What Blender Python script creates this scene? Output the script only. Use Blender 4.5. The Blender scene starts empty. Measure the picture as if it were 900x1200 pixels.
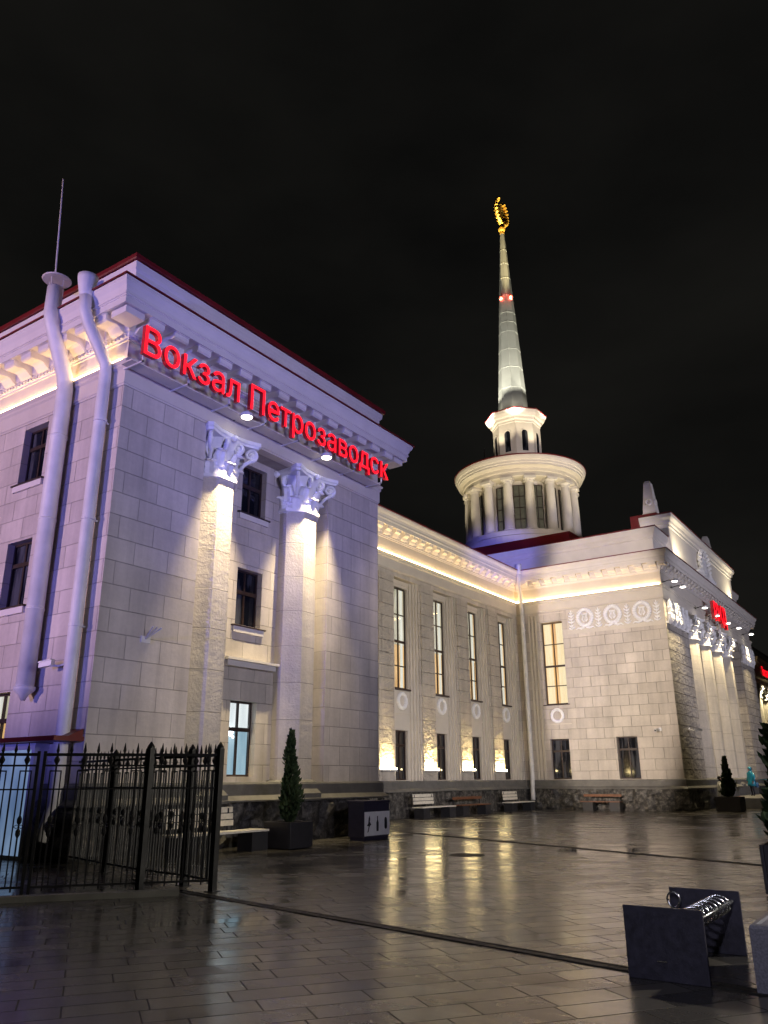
import bpy, bmesh, math, random
from mathutils import Vector, Matrix, noise
random.seed(7)
R = math.radians
PI = math.pi
scene = bpy.context.scene
COL = scene.collection

# ------------------------------------------------------------------ helpers
class MB:
    """collects geometry; mk() links it as ONE mesh object"""
    def __init__(s): s.v = []; s.f = []
    def face(s, *pts):
        n = len(s.v); s.v += [tuple(p) for p in pts]; s.f.append(tuple(range(n, n + len(pts))))
    def box(s, x0, x1, y0, y1, z0, z1):
        n = len(s.v)
        s.v += [(x, y, z) for z in (z0, z1) for x, y in ((x0, y0), (x1, y0), (x1, y1), (x0, y1))]
        for q in ((3, 2, 1, 0), (4, 5, 6, 7), (0, 1, 5, 4), (1, 2, 6, 5), (2, 3, 7, 6), (3, 0, 4, 7)):
            s.f.append(tuple(n + i for i in q))
    def obox(s, c, ax, ay, az):
        c, ax, ay, az = map(Vector, (c, ax, ay, az)); n = len(s.v)
        for k in (-1, 1):
            for i, j in ((-1, -1), (1, -1), (1, 1), (-1, 1)): s.v.append(tuple(c + ax * i + ay * j + az * k))
        for q in ((3, 2, 1, 0), (4, 5, 6, 7), (0, 1, 5, 4), (1, 2, 6, 5), (2, 3, 7, 6), (3, 0, 4, 7)):
            s.f.append(tuple(n + i for i in q))
    def prism(s, pts3, d):
        """closed planar polygon pts3 pushed along the vector d"""
        d = Vector(d); n = len(s.v); m = len(pts3)
        s.v += [tuple(p) for p in pts3] + [tuple(Vector(p) + d) for p in pts3]
        s.f.append(tuple(range(n + m - 1, n - 1, -1))); s.f.append(tuple(range(n + m, n + 2 * m)))
        for i in range(m):
            j = (i + 1) % m; s.f.append((n + i, n + j, n + m + j, n + m + i))
    def ring_loft(s, rings, caps=True):
        n = len(s.v); m = len(rings[0])
        for r in rings: s.v += [tuple(p) for p in r]
        for k in range(len(rings) - 1):
            for i in range(m):
                j = (i + 1) % m
                s.f.append((n + k * m + i, n + k * m + j, n + (k + 1) * m + j, n + (k + 1) * m + i))
        if caps:
            s.f.append(tuple(range(n + m - 1, n - 1, -1)))
            q = n + (len(rings) - 1) * m; s.f.append(tuple(range(q, q + m)))
    def lathe(s, c, prof, n=24, a0=0.0, caps=True):
        cx, cy, cz = c
        s.ring_loft([[(cx + r * math.cos(a0 + 2 * PI * i / n), cy + r * math.sin(a0 + 2 * PI * i / n), cz + z) for i in range(n)] for r, z in prof], caps)
    def tube(s, pts, r, n=10, caps=True):
        pts = [Vector(p) for p in pts]
        rs = r if isinstance(r, (list, tuple)) else [r] * len(pts)
        rings = []; up = None
        for i, p in enumerate(pts):
            t = ((pts[min(i + 1, len(pts) - 1)] - p).normalized() + (p - pts[max(i - 1, 0)]).normalized()).normalized()
            if up is None:
                up = Vector((0, 0, 1)) if abs(t.z) < .9 else Vector((1, 0, 0))
            a = t.cross(up).normalized(); b = a.cross(t).normalized(); up = b
            rings.append([p + (a * math.cos(2 * PI * k / n) + b * math.sin(2 * PI * k / n)) * rs[i] for k in range(n)])
        s.ring_loft(rings, caps)
    def ball(s, c, r, n=12, m=8, sc=(1, 1, 1)):
        s.ring_loft([[(c[0] + sc[0] * r * math.sin(PI * (k + .02) / (m + .04)) * math.cos(2 * PI * i / n), c[1] + sc[1] * r * math.sin(PI * (k + .02) / (m + .04)) * math.sin(2 * PI * i / n), c[2] - sc[2] * r * math.cos(PI * k / m)) for i in range(n)] for k in range(m + 1)])
    def add(s, o, M=None):
        n = len(s.v)
        s.v += [tuple(M @ Vector(p)) for p in o.v] if M is not None else o.v
        s.f += [tuple(n + i for i in f) for f in o.f]

def empty(name, loc=(0, 0, 0), rz=0, label=None, cat=None, group=None):
    o = bpy.data.objects.new(name, None); COL.objects.link(o)
    o.location = loc; o.rotation_euler = (0, 0, rz); o.empty_display_size = .2
    return tag(o, label, cat, group)
def tag(o, label=None, cat=None, group=None, kind=None):
    for k, v in (('label', label), ('category', cat), ('group', group), ('kind', kind)):
        if v: o[k] = v
    return o
def mk(name, mb, mat, parent=None, smooth=False, local=False, weld=False):
    me = bpy.data.meshes.new(name)
    off = Vector((0, 0, 0))
    if parent is not None and not local:
        p = parent
        while p is not None: off = off + p.location; p = p.parent
    me.from_pydata([(a - off.x, b - off.y, c - off.z) for a, b, c in mb.v], [], mb.f)
    bm = bmesh.new(); bm.from_mesh(me)
    if weld: bmesh.ops.remove_doubles(bm, verts=bm.verts, dist=1e-4)
    bmesh.ops.recalc_face_normals(bm, faces=bm.faces); bm.to_mesh(me); bm.free()
    me.materials.append(mat)
    if smooth:
        for p in me.polygons: p.use_smooth = True
    o = bpy.data.objects.new(name, me); COL.objects.link(o)
    if parent is not None: o.parent = parent
    return o
def bevel(o, w=.012):
    m = o.modifiers.new('bevel', 'BEVEL'); m.width = w; m.segments = 2; m.limit_method = 'ANGLE'; return o
def copy_tree(o, parent=None):
    c = o.copy(); COL.objects.link(c); c.parent = parent
    for ch in list(o.children): copy_tree(ch, c)
    return c
def single(name, mb, mat, loc, label, cat, group=None, smooth=False):
    """a thing that is one mesh: origin at loc, verts given in world space"""
    e = MB(); e.v = [(a - loc[0], b - loc[1], c - loc[2]) for a, b, c in mb.v]; e.f = mb.f
    o = mk(name, e, mat, None, smooth); o.location = loc
    return tag(o, label, cat, group)

# ------------------------------------------------------------------ materials
class NT:
    def __init__(s, name):
        s.m = bpy.data.materials.new(name); s.m.use_nodes = True
        s.t = s.m.node_tree; s.b = s.t.nodes['Principled BSDF']
    def n(s, typ, **kw):
        nd = s.t.nodes.new(typ)
        for k, v in kw.items():
            if k.startswith('i_'):
                key = k[2:]; key = int(key) if key.isdigit() else key.replace('_', ' ')
                if hasattr(v, 'links') or isinstance(v, bpy.types.NodeSocket): s.t.links.new(v, nd.inputs[key])
                else: nd.inputs[key].default_value = v
            else: setattr(nd, k, v)
        return nd
    def math(s, op, a, b=0.0, c=None):
        nd = s.t.nodes.new('ShaderNodeMath'); nd.operation = op
        for i, x in enumerate((a, b) if c is None else (a, b, c)):
            if isinstance(x, bpy.types.NodeSocket): s.t.links.new(x, nd.inputs[i])
            else: nd.inputs[i].default_value = x
        return nd.outputs[0]
    def mix(s, fac, a, b, blend='MIX'):
        nd = s.t.nodes.new('ShaderNodeMixRGB'); nd.blend_type = blend
        for i, x in enumerate((fac, a, b)):
            if isinstance(x, bpy.types.NodeSocket): s.t.links.new(x, nd.inputs[i])
            elif i == 0: nd.inputs[0].default_value = x
            else: nd.inputs[i].default_value = (*x, 1)
        return nd.outputs[0]
    def noise(s, vec, scale, detail=4, rough=.55):
        nd = s.n('ShaderNodeTexNoise'); nd.inputs['Scale'].default_value = scale; nd.inputs['Detail'].default_value = detail
        nd.inputs['Roughness'].default_value = rough
        if vec is not None: s.t.links.new(vec, nd.inputs['Vector'])
        return nd.outputs['Fac']
    def ramp(s, fac, lo, hi, a=0., b=1.):
        nd = s.n('ShaderNodeMapRange'); s.t.links.new(fac, nd.inputs[0])
        for i, x in enumerate((lo, hi, a, b)): nd.inputs[i + 1].default_value = x
        return nd.outputs[0]
    def bump(s, h, strength, dist, normal=None):
        nd = s.n('ShaderNodeBump'); nd.inputs['Strength'].default_value = strength; nd.inputs['Distance'].default_value = dist
        s.t.links.new(h, nd.inputs['Height'])
        if normal is not None: s.t.links.new(normal, nd.inputs['Normal'])
        return nd.outputs['Normal']
    def link(s, out, key):
        s.t.links.new(out, s.b.inputs[key])
    def pos(s, obj=False):
        return s.n('ShaderNodeTexCoord').outputs['Object'] if obj else s.n('ShaderNodeNewGeometry').outputs['Position']

def simple(name, col, rough=.5, metal=0., var=.12, scale=6., bump=.0, spec=.5, obj=True, bscale=30.):
    t = NT(name); v = t.pos(obj)
    f = t.ramp(t.noise(v, scale, 5), .3, .7)
    t.link(t.mix(f, [c * (1 - var) for c in col], [min(1, c * (1 + var)) for c in col]), 'Base Color')
    t.link(t.ramp(t.noise(v, scale * 2.3, 3), .3, .7, max(.02, rough - .08), min(1, rough + .08)), 'Roughness')
    t.b.inputs['Metallic'].default_value = metal; t.b.inputs['Specular IOR Level'].default_value = spec
    if bump: t.link(t.bump(t.noise(v, bscale, 5), bump, .02), 'Normal')
    return t.m
def emit(name, col, strength, base=(.8, .8, .8)):
    t = NT(name); t.b.inputs['Base Color'].default_value = (*base, 1)
    t.b.inputs['Emission Color'].default_value = (*col, 1); t.b.inputs['Emission Strength'].default_value = strength
    return t.m
def ashlar(name, col, h=.574, L=1.05, z0=11.22, joint=.011, rough_amp=0., jdark=.7, var=.09, pillow=False):
    """stone blocks in courses, joints sunk and dark; u runs along whichever wall it is on"""
    t = NT(name); g = t.n('ShaderNodeNewGeometry'); P = t.n('ShaderNodeSeparateXYZ', i_0=g.outputs['Position'])
    N = t.n('ShaderNodeSeparateXYZ', i_0=g.outputs['True Normal'])
    side = t.math('GREATER_THAN', t.math('ABSOLUTE', N.outputs[0]), .72)
    u = t.math('ADD', t.math('MULTIPLY', P.outputs[1], side), t.math('MULTIPLY', P.outputs[0], t.math('SUBTRACT', 1., side)))
    v = t.math('ADD', P.outputs[2], 40 * h - z0)
    cv = t.n('ShaderNodeCombineXYZ', i_0=u, i_1=v)
    br = t.n('ShaderNodeTexBrick', offset=.5, offset_frequency=2, squash=1.)
    t.t.links.new(cv.outputs[0], br.inputs['Vector'])
    for k, x in (('Scale', 1.), ('Mortar Size', joint), ('Mortar Smooth', .25 if not pillow else .9), ('Bias', 0.), ('Brick Width', L), ('Row Height', h)): br.inputs[k].default_value = x
    br.inputs['Color1'].default_value = (*[c * (1 - var) for c in col], 1)
    br.inputs['Color2'].default_value = (*[min(1, c * (1 + var)) for c in col], 1)
    br.inputs['Mortar'].default_value = (*[c * jdark for c in col], 1)
    pos = g.outputs['Position']
    big = t.ramp(t.noise(pos, .7, 6, .6), .25, .75, .80, 1.08)
    dirt = t.ramp(t.noise(pos, 9., 5, .6), .25, .75, .95, 1.04)
    # rain streaks: noise stretched vertically
    mp = t.n('ShaderNodeMapping', i_0=pos); mp.inputs['Scale'].default_value = (2.4, 2.4, .16)
    st = t.ramp(t.noise(mp.outputs[0], 1., 5, .6), .38, .75, 1.04, .80)
    k = t.math('MULTIPLY', t.math('MULTIPLY', big, dirt), st)
    t.link(t.mix(1., br.outputs['Color'], t.n('ShaderNodeCombineXYZ', i_0=k, i_1=k, i_2=k).outputs[0], 'MULTIPLY'), 'Base Color')
    t.b.inputs['Roughness'].default_value = .8; t.b.inputs['Specular IOR Level'].default_value = .25
    inv = t.math('SUBTRACT', 1., br.outputs['Fac'])
    nrm = t.bump(inv, 1., .03 if not pillow else .05)
    if rough_amp:
        mp2 = t.n('ShaderNodeMapping', i_0=pos); mp2.inputs['Scale'].default_value = (1, 1, 1.5)
        a = t.noise(mp2.outputs[0], 2.4, 7, .58); nrm = t.bump(a, 1., rough_amp, nrm)
        nrm = t.bump(t.noise(pos, 14., 4, .6), .5, .03, nrm)
    else: nrm = t.bump(t.noise(pos, 5., 7, .65), .45, .022, nrm)
    t.link(nrm, 'Normal'); return t.m

CREAM = (.60, .545, .485)
M = {}
M['ashlar'] = ashlar('ashlar_plaster', CREAM)
M['ashlar2'] = ashlar('ashlar_smooth', CREAM, jdark=.75, joint=.012)
M['rustic'] = ashlar('rustic_stone', (.56, .51, .45), L=30., joint=.02, rough_amp=.24, var=.0, jdark=.7, pillow=True)
M['rustic_pier'] = ashlar('rustic_pier', (.50, .46, .41), L=1.3, joint=.025, rough_amp=.13, pillow=False, jdark=.55)
M['column'] = ashlar('column_stone', (.62, .57, .49), h=1.09, L=40., z0=9.85, joint=.010, rough_amp=.018, var=0, jdark=.6)
M['trim'] = simple('trim_plaster', (.70, .66, .62), .7, var=.05, scale=1.5, bump=.12, obj=False, spec=.3)
M['beige'] = simple('beige_plaster', (.62, .57, .50), .75, var=.05, scale=1.5, bump=.12, obj=False, spec=.3)
M['glass_tower'] = simple('tower_glass', (.06, .06, .045), .12, var=.45, scale=2.2, obj=False)
M['capital'] = simple('capital_plaster', (.84, .84, .86), .6, var=.05, scale=5, bump=.2, spec=.3)
M['ledge'] = simple('plinth_course', (.13, .127, .12), .55, var=.22, scale=2.5, bump=.25, obj=False)
M['roof'] = simple('roof_red_metal', (.15, .012, .014), .38, var=.15, scale=1.5, obj=False)
M['dark_metal'] = simple('dark_metal', (.018, .018, .022), .42, var=.2)
M['rack'] = simple('rack_panel', (.032, .031, .048), .38, var=.35, scale=14, bump=.12, bscale=60)
M['iron'] = simple('fence_iron', (.012, .012, .014), .38, var=.3, bump=.1)
M['frame'] = simple('window_frame', (.035, .02, .017), .4, var=.2)
M['pipe'] = simple('pipe_metal', (.68, .66, .65), .5, metal=.0, var=.14, scale=1.6, bump=.15)
M['steel'] = simple('steel', (.62, .64, .68), .22, metal=1., var=.05)
M['slat_pale'] = simple('bench_slats_pale', (.66, .62, .53), .5, var=.15, scale=9)
M['slat_brown'] = simple('bench_slats_brown', (.16, .065, .03), .45, var=.25, scale=9)
M['leg'] = simple('bench_leg', (.02, .02, .024), .5, var=.2)
M['planter'] = simple('planter_dark', (.013, .0125, .018), .5, var=.2, bump=.1)
M['granite'] = simple('granite_block', (.15, .15, .19), .5, var=.35, scale=60, bump=.15)
M['soil'] = simple('soil', (.03, .02, .014), .9, var=.4, scale=25, bump=.5)
M['white_panel'] = simple('bin_panel', (.78, .78, .80), .4, var=.05)
M['icon'] = simple('bin_icon', (.012, .012, .02), .5)
M['bin'] = simple('bin_body', (.03, .027, .05), .45, var=.15)
M['gold'] = simple('gilding', (.95, .55, .09), .3, metal=.7, var=.1, bump=.3)
M['spire'] = simple('spire_metal', (.40, .40, .37), .42, metal=.35, var=.12, scale=.7, obj=False)
M['seam'] = simple('spire_seam', (.6, .6, .55), .4, metal=.3)
M['bark'] = simple('bark', (.07, .045, .03), .9, bump=.4)
M['skin'] = simple('skin', (.45, .27, .2), .5)
M['coat_blue'] = simple('raincoat_blue', (.01, .22, .34), .3, var=.3, scale=8, bump=.25, bscale=12)
M['trousers'] = simple('trousers', (.02, .02, .03), .7)
M['bag'] = simple('bag_blue', (.03, .10, .22), .4)
M['coat_white'] = simple('coat_white', (.55, .55, .56), .6, var=.2)
M['hair'] = simple('hair', (.012, .009, .008), .5)
M['cam_white'] = simple('camera_housing', (.7, .7, .72), .35, var=.03)
M['led'] = emit('led_strip', (1., .66, .30), 14.)
M['uplens'] = emit('uplight_lens', (1., .78, .36), 36.)
M['lens'] = emit('lamp_lens', (1., .93, .80), 9.)
M['neon'] = emit('red_letters', (1., .006, .016), 1.5, (.4, .01, .01))
M['letter_side'] = simple('letter_side_red', (.55, .012, .02), .4, obj=False)
M['beacon'] = emit('red_beacon', (1., .05, .02), 18.)
M['asphalt_grate'] = simple('drain_grate', (.008, .008, .008), .6)

def foliage():
    t = NT('conifer_foliage'); oi = t.n('ShaderNodeTexCoord').outputs['Object']
    f = t.ramp(t.noise(oi, 7., 3), .35, .65)
    t.link(t.mix(f, (.012, .028, .012), (.06, .09, .035)), 'Base Color')
    t.b.inputs['Roughness'].default_value = .75; t.b.inputs['Specular IOR Level'].default_value = .2
    return t.m
M['foliage'] = foliage()
def dark_glass():
    t = NT('dark_window_glass'); v = t.pos()
    mp = t.n('ShaderNodeMapping', i_0=v); mp.inputs['Scale'].default_value = (2.6, 2.6, .35)
    f = t.ramp(t.noise(mp.outputs[0], 1.3, 3), .48, .62)
    t.link(t.mix(f, (.006, .007, .012), (.07, .075, .09)), 'Base Color')
    t.b.inputs['Roughness'].default_value = .06; t.b.inputs['Specular IOR Level'].default_value = .6
    t.link(t.bump(t.noise(v, 1.1, 1), .05, .05), 'Normal')
    return t.m
M['glass_dark'] = dark_glass()
def clear_glass():
    t = NT('clear_window_glass'); t.t.nodes.remove(t.b)
    gl = t.n('ShaderNodeBsdfGlossy'); gl.inputs['Roughness'].default_value = .04
    tr = t.n('ShaderNodeBsdfTransparent'); tr.inputs[0].default_value = (.93, .95, .95, 1)
    mx = t.n('ShaderNodeMixShader'); fr = t.n('ShaderNodeLayerWeight'); fr.inputs[0].default_value = .5
    t.t.links.new(t.math('ADD', .04, t.math('MULTIPLY', .9, t.math('POWER', fr.outputs[1], 5.))), mx.inputs[0]); t.t.links.new(tr.outputs[0], mx.inputs[1]); t.t.links.new(gl.outputs[0], mx.inputs[2])
    t.t.links.new(mx.outputs[0], t.t.nodes['Material Output'].inputs[0]); return t.m
M['glass_clear'] = clear_glass()
def room(name, c1, c2, s, vs=1.6):
    """lit room / curtain seen through a window: gives off light, with soft vertical folds"""
    t = NT(name); v = t.pos()
    mp = t.n('ShaderNodeMapping', i_0=v); mp.inputs['Scale'].default_value = (vs, vs, .25)
    f = t.ramp(t.noise(mp.outputs[0], 3., 3), .35, .65)
    c = t.mix(f, c1, c2); t.link(c, 'Emission Color'); t.b.inputs['Emission Strength'].default_value = s
    t.b.inputs['Base Color'].default_value = (.3, .3, .3, 1); return t.m
M['room_pale'] = room('room_pale', (.50, .47, .33), (.78, .76, .62), .45)
M['room_warm'] = room('room_warm', (.62, .32, .10), (.95, .60, .26), .60)
M['room_amber'] = room('room_amber', (.72, .30, .05), (.95, .48, .12), .52)
M['curtain_glow'] = room('curtain_glow', (.75, .72, .60), (1., .97, .86), .52, 6.)
M['curtain_amber'] = room('curtain_amber', (1., .70, .32), (1., .82, .50), .54, 6.)
M['room_blue'] = room('room_blue', (.24, .42, .56), (.42, .62, .74), .48)
M['room_white'] = room('room_white', (.78, .82, .84), (.95, .97, .97), .62)
M['door_blue'] = room('door_blue', (.10, .17, .30), (.20, .30, .46), .46, .6)
M['room_bulb'] = emit('room_bulb', (.85, .95, 1.), 5.)

_t = M['glass_tower'].node_tree.nodes['Principled BSDF']; _t.inputs['Emission Color'].default_value = (.55, .5, .36, 1); _t.inputs['Emission Strength'].default_value = .05  # dim room light put into the panes as a faint glow
def rock():
    t = NT('rock_plinth'); v = t.pos()
    f = t.ramp(t.noise(v, 1.6, 6, .65), .4, .62); g = t.ramp(t.noise(v, 5., 6, .7), .46, .62)
    c = t.mix(f, (.025, .024, .025), (.09, .083, .076)); t.link(t.mix(g, (.03, .029, .03), (.16, .15, .135)), 'Base Color')
    t.link(t.mix(.5, c, t.mix(g, (.008, .008, .009), (.26, .245, .215))), 'Base Color')  # stone mottling, contrast raised to paint in lamplight on the facets
    t.b.inputs['Roughness'].default_value = .5
    t.link(t.bump(t.noise(v, 5., 8, .65), .8, .08), 'Normal'); return t.m
M['rock'] = rock()

def wet_paving():
    t = NT('wet_paving'); g = t.n('ShaderNodeNewGeometry')
    mp = t.n('ShaderNodeMapping', i_0=g.outputs['Position']); mp.inputs['Rotation'].default_value = (0, 0, R(36))
    v = mp.outputs[0]
    br = t.n('ShaderNodeTexBrick', offset=.37, offset_frequency=2, squash=.72, squash_frequency=3); t.t.links.new(v, br.inputs['Vector'])
    for k, x in (('Scale', 1.), ('Mortar Size', .008), ('Mortar Smooth', .3), ('Bias', 0.), ('Brick Width', .86), ('Row Height', .33)): br.inputs[k].default_value = x
    br.inputs['Color1'].default_value = (.0, .0, .0, 1); br.inputs['Color2'].default_value = (1., 1., 1., 1); br.inputs['Mortar'].default_value = (.5, .5, .5, 1)
    tone = t.n('ShaderNodeSeparateColor', i_0=br.outputs['Color']).outputs[0]
    big = t.ramp(t.noise(v, .26, 6, .6), .44, .58)       # wetter and drier patches
    fine = t.ramp(t.noise(v, 60., 4, .7), .3, .7)
    base = t.mix(tone, (.022, .021, .020), (.095, .088, .078))
    base = t.mix(t.math('MULTIPLY', fine, .3), base, (.075, .068, .058))
    base = t.mix(t.math('MULTIPLY', big, .45), base, (.026, .024, .022))
    base = t.mix(t.math('MULTIPLY', br.outputs['Fac'], t.ramp(t.noise(v, 1.1, 3), .35, .65, .2, .9)), base, (.012, .0115, .011))
    t.link(base, 'Base Color')
    mp2 = t.n('ShaderNodeMapping', i_0=g.outputs['Position']); mp2.inputs['Rotation'].default_value = (0, 0, R(62)); mp2.inputs['Scale'].default_value = (1., .35, 1.)
    streak = t.ramp(t.noise(mp2.outputs[0], 1.6, 6, .62), .38, .62)
    tone2 = t.math('FRACT', t.math('MULTIPLY', tone, 37.7))
    r = t.math('ADD', t.math('MULTIPLY', streak, .09), t.math('MULTIPLY', tone2, .11))
    r = t.math('ADD', r, t.math('MULTIPLY', fine, .03))
    r = t.math('ADD', r, t.math('MULTIPLY', t.math('SUBTRACT', 1., big), .10))
    r = t.math('ADD', r, .05)
    t.link(t.math('ADD', r, t.math('MULTIPLY', br.outputs['Fac'], .35)), 'Roughness')
    t.link(t.math('SUBTRACT', 1., t.math('MULTIPLY', br.outputs['Fac'], .7)), 'Specular IOR Level')
    inv = t.math('SUBTRACT', 1., br.outputs['Fac'])
    # every slab lies a hair out of level
    off = t.n('ShaderNodeCombineXYZ', i_0=t.math('MULTIPLY', t.math('SUBTRACT', tone, .5), .016), i_1=t.math('MULTIPLY', t.math('SUBTRACT', tone2, .5), .016))
    ad = t.n('ShaderNodeVectorMath', operation='ADD', i_0=g.outputs['Normal'], i_1=off.outputs[0]); nz = t.n('ShaderNodeVectorMath', operation='NORMALIZE', i_0=ad.outputs[0])
    n1 = t.bump(inv, .7, .006, nz.outputs[0])
    calm = t.math('SUBTRACT', 1., t.math('MULTIPLY', big, .6))
    n2 = t.bump(t.math('MULTIPLY', t.noise(v, 2.2, 3), calm), .12, .012, n1)
    t.link(t.bump(t.math('MULTIPLY', t.noise(v, 26., 4, .65), calm), .24, .003, n2), 'Normal'); return t.m
M['paving'] = wet_paving()

# ------------------------------------------------------------------ camera
F_PX = 928.76
cam = bpy.data.cameras.new('camera'); co = bpy.data.objects.new('camera', cam); COL.objects.link(co)
yaw, pit, rol = .598820847, .326464645, -.00569752359
def cam_matrix():
    cy, sy = math.cos(yaw), math.sin(yaw)
    Mw = Matrix(((sy, -cy, 0), (0, 0, -1), (cy, sy, 0)))
    c, s = math.cos(pit), math.sin(pit); P = Matrix(((1, 0, 0), (0, c, s), (0, -s, c)))
    c, s = math.cos(rol), math.sin(rol); Q = Matrix(((c, -s, 0), (s, c, 0), (0, 0, 1)))
    W = Q @ P @ Mw                       # world -> (right, down, forward)
    r, d, f = Vector(W[0]), Vector(W[1]), Vector(W[2])
    return Matrix((r, -d, -f)).transposed().to_4x4()
co.matrix_world = Matrix.Translation((0, 0, 1.6)) @ cam_matrix()
cam.sensor_fit = 'VERTICAL'; cam.sensor_height = 36; cam.lens = 36 * F_PX / 1200
cam.clip_start = .1; cam.clip_end = 3000
scene.camera = co

# ------------------------------------------------------------------ ground
g = MB(); g.face((-400, -400, 0), (700, -400, 0), (700, 700, 0), (-400, 700, 0))
tag(mk('pavement', g, M['paving']), kind='structure')
def drain(p0, p1, w, label):
    p0, p1 = Vector((*p0, 0)), Vector((*p1, 0)); d = (p1 - p0); L = d.length; d.normalize(); n = Vector((-d.y, d.x, 0))
    m = MB(); m.obox((p0 + p1) / 2 + Vector((0, 0, .002)), d * L / 2, n * w / 2, (0, 0, .004))
    for sgn in (-1, 1): m.obox((p0 + p1) / 2 + n * sgn * (w / 2 + .02) + Vector((0, 0, .003)), d * L / 2, n * .015, (0, 0, .008))
    k = int(L / .5)
    for i in range(k): m.obox(p0 + d * (i + .5) * L / k + Vector((0, 0, .006)), d * .012, n * w / 2, (0, 0, .005))
    return single('drain_channel', m, M['asphalt_grate'], tuple(p0), label, 'drain')
drain((9.27, 10.07), (7.15, -.3), .09, 'long black slot drain running from the fence post to under the bicycle rack')
drain((25.0, 19.1), (15.6, -1.7), .11, 'far black slot drain crossing the wet square behind the recycling bin')
m = MB(); m.lathe((17.0, 9.4, 0), [(.40, .0), (.40, .006), (.37, .011), (.36, .006), (.05, .009)], 28)
for k in range(4): m.obox((17.0, 9.4, .009), (.33, 0, 0), (0, .012, 0), (0, 0, .003)); m.v[-8:] = [tuple(Matrix.Translation((17, 9.4, 0)) @ Matrix.Rotation(k * PI / 4, 4, 'Z') @ Matrix.Translation((-17, -9.4, 0)) @ Vector(p)) for p in m.v[-8:]]
single('manhole_cover', m, M['asphalt_grate'], (17.0, 9.4, 0), 'round dark manhole cover set in the wet paving', 'manhole cover')

# ------------------------------------------------------------------ the station building
B = empty('station_building', (57, 20, 0), 0, 'long cream neoclassical station with columned pavilions, lit cornices and a tall spire', 'building')
X0, XR, YF, YW, XS, YP, XP = 11.25, 22.6, 15.7, 20.7, 44.8, 11.7, 69.2
XA2, XR2 = 91.4, 102.75           # the mirrored far pavilion

def wall(mb, axis, c, u0, u1, z0, z1, holes, depth):
    """flat wall with openings and their reveals; axis F faces -Y, axis L faces -X"""
    P = (lambda u, z, d=0: (u, c + d, z)) if axis == 'F' else (lambda u, z, d=0: (c + d, u, z))
    us = sorted({u0, u1, *[h[0] for h in holes], *[h[1] for h in holes]}); zs = sorted({z0, z1, *[h[2] for h in holes], *[h[3] for h in holes]})
    for a, b in zip(us, us[1:]):
        for e, f in zip(zs, zs[1:]):
            mu, mz = (a + b) / 2, (e + f) / 2
            if any(h[0] < mu < h[1] and h[2] < mz < h[3] for h in holes): continue
            mb.face(P(a, e), P(b, e), P(b, f), P(a, f))
    for a, b, e, f in holes:
        mb.face(P(a, e), P(a, e, depth), P(a, f, depth), P(a, f)); mb.face(P(b, e), P(b, e, depth), P(b, f, depth), P(b, f))
        mb.face(P(a, e), P(b, e), P(b, e, depth), P(a, e, depth)); mb.face(P(a, f), P(b, f), P(b, f, depth), P(a, f, depth))

def abox(mb, axis, c, d0, d1, u0, u1, z0, z1):
    if axis == 'F': mb.box(u0, u1, c + d0, c + d1, z0, z1)
    else: mb.box(c + d0, c + d1, u0, u1, z0, z1)

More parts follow.
